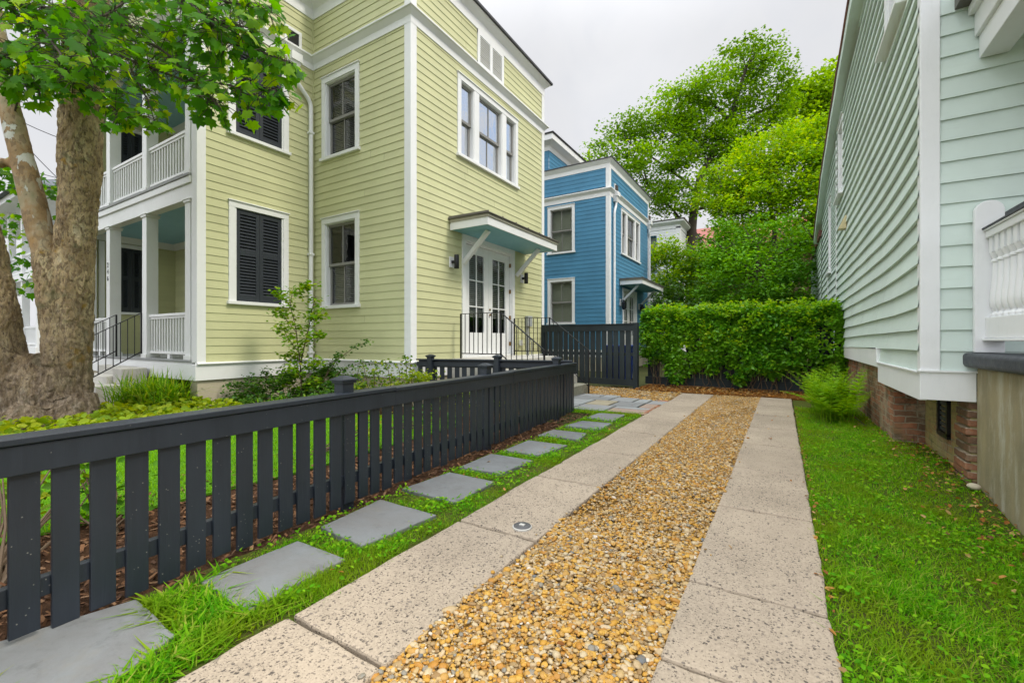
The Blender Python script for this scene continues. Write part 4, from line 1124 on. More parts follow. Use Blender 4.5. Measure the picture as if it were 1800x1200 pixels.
# taller rear block of the blue house
hB, hC = Fr('Y', 17.3, -1), Fr('X', -8.7, 1)
siding(hC, 17.3, 26.5, 8.3, 9.62, .165, [(19.3, 20.3, 8.35, 9.43)]).build('upper_wall', M['blue'], bh); siding(hB, -15, -8.7, 8.3, 9.62, .165).build('upper_wall', M['blue'], bh)
window(bh, hC, 19.3, 20.3, 8.30, 9.44, .09, blind='curtain'); 
MB().sweep([(-15, 17.3), (-8.7, 17.3), (-8.7, 26.5), (-15, 26.5)], [(-.06, 9.42), (.03, 9.42), (.03, 9.64), (.30, 9.72), (.34, 9.74), (.34, 9.98), (-.06, 10.02)]).build('eave', M['white'], bh)
MB().sweep([(-15, 17.3), (-8.7, 17.3), (-8.7, 26.5), (-15, 26.5)], [(-1.5, 10.5), (.38, 9.985), (.40, 10.03), (-1.5, 10.7)]).build('upper_roof', M['roofdark'], bh)

# ================================================================== MINT HOUSE ON THE RIGHT
rh = empty('clapboard_house', (2.5, 9, 0), 'old pale mint clapboard house on brick piers at the right', 'house')
XR, YF, YFAR = 1.1, 5.445, 17.6
fL, fF = Fr('X', XR, -1), Fr('Y', YF, -1)


def eave_z(y): return float(np.interp(y, [2, 9.1, 12.4, 15.4, 17.6, 19], [6.85, 6.55, 6.20, 5.75, 5.05, 4.6]))
def sag(u, z):
    t = max(0, (7.7 - u) / 2.25); k = .015 + .10 * min(1, max(0, (z - 1.25) / 1.2)); 
    return k * t * t - .013 * max(0, u - 8) * (1 - min(1, max(0, (z - 1) / 1.6)))


RH = [(6.02, 7.10, 4.72, 6.35), (11.65, 12.62, 4.35, 6.0), (14.3, 15.1, 3.0, 5.0)]
siding(fL, YF + .012, 12.95, 1.09, 6.2, .1885, RH, .042, .35, sag, .012).build('side_wall', M['mint'], rh)
siding(fL, 12.975, YFAR, 1.0, 5.9, .1885, RH, .042, .35, sag, .016).build('side_wall', M['mint'], rh)
siding(fL, YF + .012, 7.54, .905, 1.0895, .1885, (), .026).build('side_wall', M['mint'], rh)
siding(fL, YF + .012, 9.3, 6.2, 6.9, .1885, RH, .042, .35, sag, .012).build('side_wall', M['mint'], rh)
siding(fF, 1.20, 4.5, .91, 7.2, .1885, (), .022, .5, None, .004).build('front_wall', M['mint'], rh)
for i, h in enumerate(RH):
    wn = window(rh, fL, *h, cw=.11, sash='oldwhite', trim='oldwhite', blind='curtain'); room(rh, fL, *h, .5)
    mb = MB(); fL.box(mb, h[0] - .05, h[1] + .05, h[2] - .055, h[2] - .013, 0, .12); mb.build('window_ledge', M['oldwhite'], rh, bevel=.008)
mb = MB(); mb.box(XR - .03, XR + .105, YF - .03, YF + .085, .91, 7.2); mb.build('corner_board', M['oldwhite'], rh, bevel=.006)
mb = MB(); fL.box(mb, 15.35, 15.48, 1.0, 3.05, 0, .035); mb.build('corner_board', M['oldwhite'], rh)
mb = MB(); mb.box(XR - .032, XR + .02, YF, 7.55, .645, .895); mb.box(XR - .033, 1.438, YF - .032, YF + .02, .655, .908); mb.build('skirt_board', M['oldwhite'], rh, bevel=.004)
mb = MB(); mb.box(XR - .030, XR + .02, 7.552, 11.8, .835, 1.075); mb.box(XR - .05, XR + .02, 7.53, 7.60, .896, 1.09); mb.build('skirt_board', M['oldwhite'], rh, bevel=.004)
mb = MB(); mb.box(XR - .05, 1.45, YF - .05, YF + .01, .909, .925); mb.box(XR - .05, XR + .01, YF + .011, 7.53, .896, .91); mb.build('skirt_cap', M['oldwhite'], rh)
# brick foundation
mb = MB(); mb.box(1.15, 1.43, 7.075, 15.5, -.3, .83); mb.build('brick_foundation', M['brickX'], rh)
mb = MB(); mb.box(1.152, 1.50, 7.07, 7.073, -.3, .70); mb.build('brick_pier', M['brickY'], rh)
mb = MB(); mb.box(1.44, 1.6, 5.80, 7.07, -.3, .70); mb.build('limewashed_foundation', M['limebrick'], rh)
mb = MB()
for i in range(12):      # worn pier of single bricks
    z = -.26 + i * .077
    mb.box(1.385 + rnd.uniform(-.012, .018), 1.59, 5.44 + rnd.uniform(0, .01), 5.79 + rnd.uniform(-.05, .06), z, z + .066)
mb.build('brick_pier', M['brickY'], rh, bevel=.01)
MB().box(1.41, 1.58, 5.45, 5.77, -.26, .66).build('pier_mortar', M['yellowstucco'], rh)
vt = MB(); fV = Fr('X', 1.44, -1)
for a, b, c, d in ((6.12, 6.17, .22, .60), (6.43, 6.48, .22, .60), (6.12, 6.48, .56, .61), (6.12, 6.48, .19, .24)): fV.box(vt, a, b, c, d, 0, .03)
vv = vt.build('foundation_vent', M['black'], rh)
vt = MB()
for i in range(6): fV.box(vt, 6.17, 6.43, .25 + i * .053, .285 + i * .053, .002, .014)
vt.build('vent_louver', M['coping'], vv)
# eave, frieze and shingle edge follow the sagging roof line
ys = np.linspace(2, 19, 35)
def ribbon(prof, name, mat):
    mb = MB(); m_ = len(prof)
    for yy in ys:
        ez = eave_z(yy) + .03 * noise.noise(Vector((yy * .8, 4, 4)))
        mb.v += [(x_ + .012 * noise.noise(Vector((yy * 1.7, 9, x_))), yy, ez + z_) for x_, z_ in prof]
    for i in range(len(ys) - 1):
        for j in range(m_): mb.f.append((i * m_ + j, i * m_ + (j + 1) % m_, (i + 1) * m_ + (j + 1) % m_, (i + 1) * m_ + j)); mb.mi.append(0)
    mb.f += [tuple(range(m_)), tuple(range((len(ys) - 1) * m_, len(ys) * m_))[::-1]]; mb.mi += [0, 0]
    return mb.build(name, mat, rh)
ribbon([(XR + .05, -.03), (.925, 0), (.92, .16), (XR + .05, .16)], 'eave', M['mint'])
ribbon([(XR + .3, .161), (.905, .161), (.89, .185), (XR + 3.2, 1.7), (XR + 3.2, 1.6)], 'shingle_roof', M['redshingle'])
bk = MB()
for i in range(12):
    q = i * .17
bk.hexa([(XR - .027, 11.0, 3.42), (XR - .16, 11.0, 3.42), (XR - .16, 11.22, 3.42), (XR - .027, 11.22, 3.42)], [(XR - .027, 11.0, 3.68), (XR - .05, 11.0, 3.68), (XR - .05, 11.22, 3.68), (XR - .027, 11.22, 3.68)])
bk.build('light_shield', M['yellowlamp'], rh, bevel=.01)
mb = MB(); mb.tube([(XR - .03, 12.96, 1.0), (XR - .03, 12.96, 5.9)], .013, 8); mb.build('wall_cable', M['oldwhite'], rh, smooth=True)
# porch: stucco base, coping, balustrade, half-round post, beam
mb = MB(); mb.box(1.44, 4.5, 2.4, 5.43, -.5, .958)
mb.build('stucco_base', M['stucco'], rh, bevel=.02)
mb = MB(); mb.box(1.355, 4.5, 2.3, 5.475, .96, 1.085); mb.build('porch_coping', M['coping'], rh, bevel=.035, seg=4)
n_ = 14; mb = MB(); pc, pr = 1.504, .093
poly = [(pc - pr, 1.09), (pc + pr, 1.09)] + [(pc + pr * math.cos(math.pi * i / n_), 2.30 + pr * math.sin(math.pi * i / n_)) for i in range(n_ + 1)]
mb.add([(x_, YF - .03 - .0, z_) for x_, z_ in poly] + [(x_, YF - .085, z_) for x_, z_ in poly], [tuple(range(len(poly))), tuple(range(len(poly), 2 * len(poly)))[::-1]] + [(i, (i + 1) % len(poly), len(poly) + (i + 1) % len(poly), len(poly) + i) for i in range(len(poly))])
mb.build('half_round_post', M['oldwhite'], rh, bevel=.006)
bal = MB(); bal.box(1.475, 1.585, 2.6, YF - .086, 2.065, 2.125); bal.box(1.46, 1.60, 2.6, YF - .087, 2.126, 2.14); bal.box(1.455, 1.605, 2.6, YF - .086, 1.19, 1.212); bal.box(1.475, 1.585, 2.6, YF - .0865, 1.213, 1.39)
for yy in (4.5, 3.3): bal.box(1.48, 1.58, yy, yy + .09, 1.086, 1.189)
bl = bal.build('porch_balustrade', M['oldwhite'], rh, bevel=.006)
mb = MB(); mb.box(1.452, 1.61, 2.6, YF - .088, 2.141, 2.156); mb.box(1.50, 1.56, 2.6, 5.05, 2.157, 2.215); mb.build('handrail', M['coping'], bl, bevel=.005)
prof = [(.034, 1.39), (.040, 1.40), (.040, 1.415), (.026, 1.425), (.022, 1.44), (.030, 1.45), (.043, 1.49), (.045, 1.53), (.042, 1.58), (.034, 1.66), (.029, 1.74), (.026, 1.82), (.026, 1.85), (.036, 1.855), (.036, 1.87), (.026, 1.877), (.028, 1.892), (.040, 1.915), (.042, 1.935)]
b0 = MB(); b0.lathe(1.53, 5.30, prof, 18); b0.box(1.492, 1.568, 5.264, 5.336, 1.936, 2.066)
b0 = b0.build('baluster', M['oldwhite'], bl, smooth=True)
for i in range(1, 21):
    c = b0.copy(); COL.objects.link(c); c.parent = bl; c.location = (0, -.1165 * i, 0)
mb = MB(); mb.box(1.454, 1.64, 2, YF - .024, 3.645, 3.84); mb.box(1.425, 1.66, 2, YF - .0235, 3.841, 4.04); mb.box(1.385, 1.68, 2, YF - .023, 4.041, 4.12); mb.build('porch_beam', M['oldwhite'], rh, bevel=.006)
mb = MB(); mb.box(1.68, 4.5, 2, YF - .03, 3.95, 4.0); mb.build('porch_ceiling', M['mint'], rh)
MB().box(1.3, 4.6, 1.9, YF - .02, 4.13, 4.25).build('porch_roof', M['roofmetal'], rh)
# rear wing beyond the far corner
siding(Fr('X', XR - .02, -1), 17.65, 24, .5, 4.6, .19, (), .026).build('rear_wall', M['mint'], rh)
MB().box(1.6, 9, YF + .3, 24, 0, 5).build('inner_wall', M['room'], rh)
MB().box(1.0, 4, 17.7, 24.2, 4.6, 4.8).build('rear_roof', M['redshingle'], rh)

# ================================================================== DISTANT BUILDINGS
wh = empty('frame_house', (-31, 10, 0), 'distant white house with a grey roof seen between the sycamore trunks', 'house')
q5, q8 = Fr('X', -26, 1), Fr('Y', 8, -1)
siding(q5, 8, 16, .8, 7.1, .2).build('siding_wall', M['greywhite'], wh)
WW = [(-28.2, -27.2, 1.3, 3.4), (-31.4, -30.4, 1.3, 3.4), (-28.2, -27.2, 4.7, 6.5), (-31.4, -30.4, 4.7, 6.5)]
siding(q8, -38, -26, .8, 7.1, .2, WW).build('siding_wall', M['greywhite'], wh)
for h in WW: window(wh, q8, *h, sash='black'); room(wh, q8, *h, .5)
MB().box(-38.6, -25.4, 4.9, 16.5, 7.1, 7.35).build('eave', M['white'], wh)
mb = MB(); mb.hexa([(-38.8, 4.7, 7.351), (-25.2, 4.7, 7.351), (-25.2, 16.7, 7.351), (-38.8, 16.7, 7.351)], [(-33, 10, 10.3), (-31, 10, 10.3), (-31, 11.5, 10.3), (-33, 11.5, 10.3)]); mb.build('roof', M['shingle'], wh)
for z in (.6, 3.75): MB().box(-38, -26, 5.3, 7.98, z, z + .3).build('porch_floor', M['white'], wh)
MB().box(-38, -26, 5.3, 7.98, 0, .59).build('porch_base', M['brickY'], wh)
for z in (.9, 4.05):
    for xx in (-26.25, -28.5, -30.75, -33, -35.25): MB().box(xx, xx + .24, 5.35, 5.59, z, 3.75 if z < 1 else 7.1).build('porch_column', M['white'], wh)
    mb = MB(); mb.box(-38, -26.25, 5.44, 5.52, z + .8, z + .88); mb.box(-38, -26.25, 5.44, 5.52, z + .1, z + .17); pr_ = mb.build('porch_railing', M['white'], wh)
    mb = MB()
    for i in range(78): mb.box(-37.9 + i * .15, -37.85 + i * .15, 5.455, 5.505, z + .17, z + .8)
    mb.build('baluster', M['white'], pr_)
bb = empty('frame_house', (-9, 33, 0), 'pale flat roofed building peeking out behind the blue house', 'house')
q6, q7 = Fr('Y', 30, -1), Fr('X', -5.7, 1)
siding(q6, -16, -5.8, 0, 8.5, .2, [(-8.2, -7.0, 5.5, 8.2)]).build('siding_wall', M['greywhite'], bb); siding(q7, 30, 38, 0, 8.5, .2).build('siding_wall', M['greywhite'], bb)
window(bb, q6, -8.2, -7.0, 5.5, 8.2, sash='blue', blind='blind'); room(bb, q6, -8.2, -7.0, 5.5, 8.2, .5)
MB().box(-5.92, -5.66, 29.96, 30.2, 0, 8.5).build('corner_board', M['white'], bb)
MB().sweep([(-16, 30), (-5.7, 30), (-5.7, 38)], [(-.1, 8.4), (.04, 8.4), (.04, 8.62), (.30, 8.8), (.30, 8.9), (-.1, 8.9)]).build('cornice', M['white'], bb)
MB().sweep([(-16, 30), (-5.7, 30), (-5.7, 38)], [(-3, 9.7), (.34, 8.901), (.36, 8.96), (-3, 9.8)]).build('roof', M['roofmetal'], bb)
rb = empty('brick_house', (-4, 43, 0), 'red roofed building almost hidden behind the tall tree trunk', 'house')
MB().box(-8.5, 2, 38.5, 48, 0, 8.4).build('brick_wall', M['brickY'], rb)
mb = MB(); mb.hexa([(-9, 38, 8.4), (2.5, 38, 8.4), (2.5, 48.5, 8.4), (-9, 48.5, 8.4)], [(-9, 43, 11.2), (2.5, 43, 11.2), (2.5, 43.5, 11.2), (-9, 43.5, 11.2)]); mb.build('roof', M['pinkroof'], rb)
for i in range(4): window(rb, Fr('Y', 38.5, -1), -7.5 + i * 2.4, -6.5 + i * 2.4, 5.4, 7.4)

# ================================================================== FENCES
def fence_line(a, b):
    a, b = Vector(a), Vector(b); d = (b - a).normalized(); n = Vector((d.y, -d.x)); L = (b - a).length
    return a, d, n, L
def picket_fence(name, a, b, label, pick, gap, posts, par_h=(0, .67, .785, .815), start=0, side=1, splice=()):
    A, d, n, L = fence_line(a, b); n = n * side
    root = empty(name, (A.x, A.y, 0), label, 'fence')
    def P(t, o, z): q = A + d * t + n * o; return (q.x, q.y, z)
    def bx(mb, t0, t1, o0, o1, z0, z1): mb.hexa([P(t0, o0, z0), P(t1, o0, z0), P(t1, o1, z0), P(t0, o1, z0)], [P(t0, o0, z1), P(t1, o0, z1), P(t1, o1, z1), P(t0, o1, z1)])
    cuts = [0] + list(splice) + [L]
    for i, (c0, c1) in enumerate(zip(cuts, cuts[1:])):
        dzz = (-1) ** i * .003
        mb = MB(); bx(mb, c0 + .001, c1 - .001, -.10, .035, par_h[2] + .001 + dzz, par_h[3] + dzz); mb.build('top_cap', M['charcoal'], root, bevel=.005)
        mb = MB(); bx(mb, c0 + .0015, c1 - .0015, .001 + .0, .022 + dzz * .4, par_h[1], par_h[2]); mb.build('top_rail', M['charcoal'], root, bevel=.003)
    mb = MB(); bx(mb, 0, L, -.022 - .04, -.021, .145, .225); mb.build('bottom_rail', M['charcoal'], root, bevel=.003)
    mb = MB(); bx(mb, 0, L, -.022 - .04, -.021, par_h[1] + .02, par_h[1] + .10); mb.build('back_rail', M['charcoal'], root, bevel=.003)
    t = start; i = 0
    while t + pick < L:
        j = rnd.uniform(-.004, .004); z0 = .015 + rnd.uniform(-.012, .014)
        o = rnd.uniform(-.003, .003); mb = MB(); bx(mb, t + j, t + j + pick + rnd.uniform(-.003, .003), -.02 + o, 0 + o, z0, par_h[1] + .08)
        mb.build('picket', M['charcoal'], root, bevel=.003); t += pick + gap; i += 1
    for t in posts:
        q = A + d * t - n * .071; pm = MB(); hw = .048
        pm.box(q.x - hw, q.x + hw, q.y - hw, q.y + hw, -.2, .885)
        p_ = pm.build('fence_post', M['charcoal'], root, bevel=.003)
        cm = MB(); cm.box(q.x - .062, q.x + .062, q.y - .062, q.y + .062, .885, .900)
        cm.hexa([(q.x - .070, q.y - .070, .9005), (q.x + .070, q.y - .070, .9005), (q.x + .070, q.y + .070, .9005), (q.x - .070, q.y + .070, .9005)], [(q.x - .070, q.y - .070, .914), (q.x + .070, q.y - .070, .914), (q.x + .070, q.y + .070, .914), (q.x - .070, q.y + .070, .914)])
        cm.hexa([(q.x - .066, q.y - .066, .9145), (q.x + .066, q.y - .066, .9145), (q.x + .066, q.y + .066, .9145), (q.x - .066, q.y + .066, .9145)], [(q.x - .02, q.y - .02, .938), (q.x + .02, q.y - .02, .938), (q.x + .02, q.y + .02, .938), (q.x - .02, q.y + .02, .938)])
        cm.build('post_cap', M['charcoal'], p_, bevel=.003)
    return root


dirf = (Vector((-2.97, 6.85)) - Vector((-2.57, .42))).normalized()
fa = Vector((-2.57, .42)) - dirf * (.50 + .1262 * 14)
picket_fence('picket_fence', fa, (-2.97, 6.88), 'long charcoal picket fence beside the stepping stones', .09, .0362, [.35] + [q + .1262 * 14 for q in (2.22, 4.21, 6.34)], start=.008 + .5 - 4 * .1262 + .02, side=1, splice=[q + .1262 * 14 for q in (2.66, 4.72)])
picket_fence('picket_fence', (-5.76, 6.10), (-3.02, 6.90), 'short charcoal picket fence joining the house corner to the long fence', .09, .055, [.28, 1.55], par_h=(0, .70, .825, .85), side=-1)

tf = empty('board_fence', (-4.4, 11, 0), 'tall dark slate board fence between the green house and the hedge', 'fence')
A, d, n, L = fence_line((-5.80, 11.16), (-3.10, 10.86))
def tq(t, o, z): q = A + d * t + n * o; return (q.x, q.y, z)
def tbx(mb, t0, t1, o0, o1, z0, z1): mb.hexa([tq(t0, o0, z0), tq(t1, o0, z0), tq(t1, o1, z0), tq(t0, o1, z0)], [tq(t0, o0, z1), tq(t1, o0, z1), tq(t1, o1, z1), tq(t0, o1, z1)])
mb = MB(); tbx(mb, 0, L, 0, .025, 1.42, 1.58); tbx(mb, 0, L, -.08, .05, 1.581, 1.605); mb.build('top_rail', M['tallfence'], tf, bevel=.004)
mb = MB(); tbx(mb, 0, L, 0, .026, .06, .22); mb.build('bottom_rail', M['tallfence'], tf, bevel=.004)
mb = MB(); tbx(mb, 0, L, -.08, -.03, .80, .88); mb.build('back_rail', M['tallfence'], tf)
t = .02
while t + .13 < L - .05:
    mb = MB(); tbx(mb, t, t + .135 + rnd.uniform(-.004, .004), -.022, -.001, .08 + rnd.uniform(-.01, .02), 1.57); mb.build('fence_board', M['tallfence'], tf, bevel=.003); t += .163
for t, wd in ((L + .01, .11), (.0, .10)):
    mb = MB(); tbx(mb, t - wd / 2, t + wd / 2, -.09, .035, -.1, 1.62); mb.build('fence_post', M['tallfence'], tf, bevel=.006)
bn = empty('wheelie_bin', (-3.65, 11.35, 0), 'blue plastic bin glimpsed through the tall dark board fence', 'bin')
mb = MB(); mb.hexa([(-3.98, 11.2, .08), (-3.42, 11.2, .08), (-3.42, 11.7, .08), (-3.98, 11.7, .08)], [(-4.02, 11.14, 1.0), (-3.36, 11.14, 1.0), (-3.36, 11.78, 1.0), (-4.02, 11.78, 1.0)]); mb.build('body', M['binblue'], bn, bevel=.02)
mb = MB(); mb.box(-4.04, -3.34, 11.12, 11.84, 1.0, 1.06); mb.build('lid', M['binblue'], bn, bevel=.02)
mb = MB(); mb.tube([(-4.0, 11.72, .1), (-3.4, 11.72, .1)], .1, 16); mb.build('wheel', M['black'], bn)

bf = empty('board_fence', (-1, 11.75, 0), 'dark board fence almost buried under the leafy hedge', 'fence')
mb = MB()
for i in range(27):
    xx = -3.05 + i * .16
    if i in (2, 4, 5): continue
    MB().box(xx, xx + .14, 11.86, 11.885, .1, 1.68 + rnd.uniform(-.01, .01)).build('fence_board', M['tallfence'], bf)
MB().box(-3.1, 1.15, 11.84, 11.859, 1.4, 1.56).build('top_rail', M['tallfence'], bf); MB().box(-3.1, 1.15, 11.80, 11.859, .05, .24).build('bottom_rail', M['tallfence'], bf)
for xx in (.72, -1.0, -2.6): MB().box(xx, xx + .1, 11.75, 11.84, -.1, 1.66).build('fence_post', M['tallfence'], bf, bevel=.005)

# ================================================================== VEGETATION
def blob_points(blobs, sub, per, flat=.45, spread=.30):
    """clumpy leaf positions: sub sprays per blob, each a flattened tuft of leaves"""
    out = []; cen = []
    for u, v, d, ru, rv in blobs:
        c = np.array(at(u, v, d)); k = d / F; r = np.array([ru * k, ru * k, rv * k])
        n = max(4, int(sub * ru * rv * k * k))
        q = unit(rng.normal(size=(n, 3))) * (rng.uniform(.25, 1, (n, 1)) ** .5)
        sc_ = c + q * r
        cen += [tuple(x_) for x_ in sc_]
        sr = spread * rng.uniform(.6, 1.4, (n, 1))
        pts = sc_[:, None, :] + np.clip(rng.normal(size=(n, per, 3)), -1.7, 1.7) * np.concatenate([sr, sr, sr * flat], 1)[:, None, :]
        out.append(pts.reshape(-1, 3))
    return np.concatenate(out), cen


def branchy(mb, pts, r0, r1, n=7, wob=.0):
    k = len(pts); pts = [Vector(p) for p in pts]; res = []; rr = []
    for i in range(k - 1):
        for t in ((0, .34, .67) if i < k - 2 else (0, .34, .67, 1)):
            p = pts[i].lerp(pts[i + 1], t); s = (i + t) / (k - 1)
            p = p + Vector((noise.noise(p * 1.7), noise.noise(p * 1.7 + Vector((5, 5, 5))), 0)) * wob
            res.append(p); rr.append(r0 + (r1 - r0) * s)
    mb.tube(res, rr, n)


def tree(name, label, cat, base, trunk, limbs, blobs, leaf, size, sub, per, r0, spread, group=None, flat=.45, barkm='bark_far', twigs=40, tmpl=QUADLEAF):
    root = empty(name, base, label, cat, group)
    P, cen = blob_points(blobs, sub, per, flat, spread)
    mb = MB(); branchy(mb, trunk, r0, r0 * .3, 10, .12)
    for l in limbs: branchy(mb, l, r0 * .38, r0 * .08, 7, .15)
    tv = [Vector(p) for p in trunk]
    allv = tv[1:] + [Vector(p) for l in limbs for p in l[1:]]
    for c in rnd.sample(cen, min(twigs, len(cen))):
        c = Vector(c); a = min(allv, key=lambda q: (q - c).length + max(0, q.z - c.z) * 1.5)
        m_ = a.lerp(c, .5) + Vector((rnd.uniform(-.2, .2), rnd.uniform(-.2, .2), rnd.uniform(-.1, .4)))
        branchy(mb, [a, m_, c], r0 * .13, r0 * .03, 5, .05)
    mb.build('trunk', M[barkm], root, smooth=True)
    leaves('crown', P, size, M[leaf], root, tmpl, droop=.25, up=.9)
    return root


G_ = 'trees behind the hedge'
b0_ = at(1218, 470, 30.5); bA = (b0_.x, b0_.y, 0)
tree('shade_tree', 'tallest airy green tree with a dark leaning trunk behind the blue house', 'tree', bA,
     [bA, at(1218, 470, 30.5), at(1216, 420, 30.5), at(1221, 370, 30.6), at(1230, 315, 30.8), at(1255, 262, 31), at(1280, 225, 31), at(1290, 185, 31), at(1312, 120, 31)],
     [[at(1216, 425, 30.5), at(1200, 390, 30.5), at(1178, 362, 30.3), at(1140, 330, 30.2)], [at(1232, 310, 30.8), at(1265, 300, 31.2), at(1310, 270, 32)],
      [at(1255, 262, 31), at(1225, 240, 31), at(1180, 215, 31), at(1130, 225, 31)], [at(1284, 215, 31), at(1255, 185, 31), at(1235, 160, 31)], [at(1280, 225, 31), at(1320, 205, 32), at(1365, 180, 32)], [at(1225, 340, 30.7), at(1180, 300, 30.4), at(1110, 255, 30.6)]],
     [(1312, 105, 31, 48, 30), (1350, 135, 31, 38, 32), (1245, 160, 31, 55, 36), (1185, 190, 31, 48, 34), (1120, 225, 31, 52, 28), (1068, 268, 30.5, 34, 16), (1150, 285, 30, 68, 34), (1225, 235, 31, 62, 42), (1310, 215, 32, 60, 50), (1372, 185, 32, 24, 45), (1195, 345, 30, 55, 34), (1150, 350, 30, 36, 30), (1290, 310, 31.5, 60, 50), (1335, 85, 31, 16, 14), (1102, 300, 30, 34, 20), (1170, 240, 31, 50, 30), (1275, 255, 31.5, 50, 40)],
     'elmleaf', .21, 15, 58, .36, .52, G_, .35, twigs=90)
b1_ = at(1440, 400, 37); bB = (b1_.x, b1_.y, 0)
tree('shade_tree', 'bright broadleaf tree with rounded clumps, rightmost against the sky beside the mint house', 'tree', bB,
     [bB, at(1440, 400, 37), at(1440, 280, 37), at(1445, 180, 37)], [[at(1440, 300, 37), at(1400, 230, 37), at(1395, 190, 37)], [at(1440, 280, 37), at(1480, 200, 37), at(1490, 140, 37)]],
     [(1432, 170, 37, 44, 40), (1466, 128, 37, 14, 18), (1405, 180, 37, 24, 28), (1475, 190, 37, 40, 55), (1440, 230, 37, 60, 40), (1400, 240, 37, 30, 40), (1455, 155, 37, 20, 20), (1500, 160, 37, 30, 60), (1410, 150, 37, 14, 10)],
     'poplarleaf', .32, 11, 44, .35, .5, G_, .8, twigs=40)
b2_ = at(1370, 470, 21); bC = (b2_.x, b2_.y, 0)
tree('crape_myrtle', 'yellow green fine leaved tree crowding against the roof of the mint house', 'tree', bC,
     [bC, at(1370, 470, 21), at(1360, 400, 21), at(1350, 320, 21)], [[at(1370, 440, 21), at(1420, 360, 21), at(1430, 270, 21.5)], [at(1360, 400, 21), at(1300, 350, 21), at(1270, 330, 21)], [at(1372, 480, 21), at(1400, 430, 20.5), at(1440, 380, 20.5)]],
     [(1425, 245, 22, 58, 34), (1345, 270, 22, 60, 34), (1290, 310, 21.5, 48, 34), (1390, 310, 21, 66, 44), (1450, 300, 20.5, 34, 54), (1330, 350, 21, 66, 44), (1265, 345, 21, 32, 30), (1420, 370, 20, 54, 50), (1300, 385, 20.5, 46, 34), (1450, 400, 19.5, 26, 50)],
     'yellowleaf', .16, 31, 60, .18, .33, G_, .6, twigs=60)
b3_ = at(1330, 520, 17.5); bD = (b3_.x, b3_.y, 0)
tree('evergreen_tree', 'dense mid green tree low behind the hedge, its foliage reaching nearly to the ground', 'tree', bD,
     [bD, at(1330, 500, 17.5), at(1330, 430, 17.5)], [[at(1330, 480, 17.5), at(1270, 440, 17.5), at(1250, 420, 17.5)], [at(1330, 470, 17.5), at(1400, 430, 17.5), at(1430, 420, 17)]],
     [(1350, 420, 18, 80, 40), (1275, 440, 18, 44, 40), (1420, 450, 17, 40, 60), (1310, 480, 17, 76, 44), (1395, 500, 16.5, 56, 40), (1255, 505, 17, 30, 34), (1340, 525, 16.5, 80, 24), (1262, 408, 18.5, 22, 24)],
     'midleaf', .125, 30, 66, .16, .25, G_, .5, twigs=50)
b4_ = at(1185, 520, 26); bE = (b4_.x, b4_.y, 0)
tree('small_tree', 'rounded lime green small tree just right of the blue house wall', 'tree', bE,
     [bE, at(1185, 520, 26), at(1185, 460, 26)], [[at(1185, 500, 26), at(1160, 450, 26)], [at(1185, 490, 26), at(1215, 450, 26)]],
     [(1172, 452, 26, 32, 30), (1205, 462, 26, 32, 32), (1155, 470, 26, 22, 36), (1190, 490, 25, 40, 36), (1225, 480, 25, 24, 40)],
     'yellowleaf', .17, 26, 50, .16, .34, G_, .7, twigs=30)
b5_ = at(1190, 545, 23); bF = (b5_.x, b5_.y, 0)
tree('evergreen_tree', 'dark green bush mass beneath the lime tree behind the hedge, leaves darkened as shade', 'bush', bF,
     [bF, at(1190, 540, 23)], [], [(1165, 520, 23, 34, 34), (1215, 525, 23, 40, 34), (1255, 540, 22, 44, 30), (1180, 555, 22, 50, 24), (1300, 555, 21, 50, 24), (1380, 548, 20, 60, 24), (1230, 475, 24, 26, 24), (1190, 556, 15.5, 44, 12), (1270, 556, 15.5, 50, 12), (1350, 554, 15.2, 44, 12), (1425, 552, 15, 34, 14)],  # nearest low blobs: dark leaves stand in for shade above the hedge
     'shrubleaf', .16, 26, 52, .12, .32, G_, .7, twigs=20)
b6_ = at(1050, 330, 44); bG = (b6_.x, b6_.y, 0)
tree('shade_tree', 'far tree top poking up between the two blue rooflines', 'tree', bG, [bG, at(1040, 300, 44), at(1035, 275, 44)], [], [(1032, 280, 44, 14, 12), (1055, 290, 44, 24, 16)], 'elmleaf', .3, 4, 30, .3, .5, G_, .6, twigs=10)
b7_ = at(1330, 560, 33); bH = (b7_.x, b7_.y, 0)
tree('evergreen_tree', 'deep green backdrop tree between the lime tree and the mint house', 'tree', bH, [bH, at(1330, 520, 33), at(1330, 450, 33)], [],
     [(1270, 470, 33, 50, 60), (1340, 450, 33, 60, 60), (1420, 460, 33, 60, 70), (1240, 540, 32, 50, 40), (1330, 540, 32, 70, 40), (1430, 540, 32, 60, 40), (1470, 430, 32, 40, 80)], 'midleaf', .30, 9, 44, .3, .55, G_, .7, twigs=10)

# hedge of vines over the back fence
hg = empty('vine_hedge', (-1, 11.55, 0), 'broad leafy green vine hedge with yellow tips across the end of the driveway', 'hedge')
n = 19000
x = rng.uniform(-3.12, 1.12, n); top = 1.84 + np.array([.16 * noise.noise(Vector((a * 1.6, 3, 3))) + .10 * noise.noise(Vector((a * 5, 6, 3))) for a in x]) - .10 * np.clip(x - .5, 0, 1)
low = .20 + .20 * np.sin(x * 2.3 + 2) ** 2 + .10 * np.sin(x * 9) + .10 * (x > -.1) + .22 * (x < -2.5)
z = top - (top - low) * rng.beta(.95, 1.35, n)
bul = .20 * np.sin(np.clip((z - low) / (top - low), 0, 1) * np.pi) ** .6
bn_ = np.array([noise.noise(Vector((a * 1.9, b * 2.3, 2))) for a, b in zip(x, z)]); bn2 = np.array([noise.noise(Vector((a * 5.2, b * 5.2, 8))) for a, b in zip(x, z)])
y = 11.70 - bul - .16 * bn_ - .09 * bn2 - np.abs(rng.normal(0, .05, n))
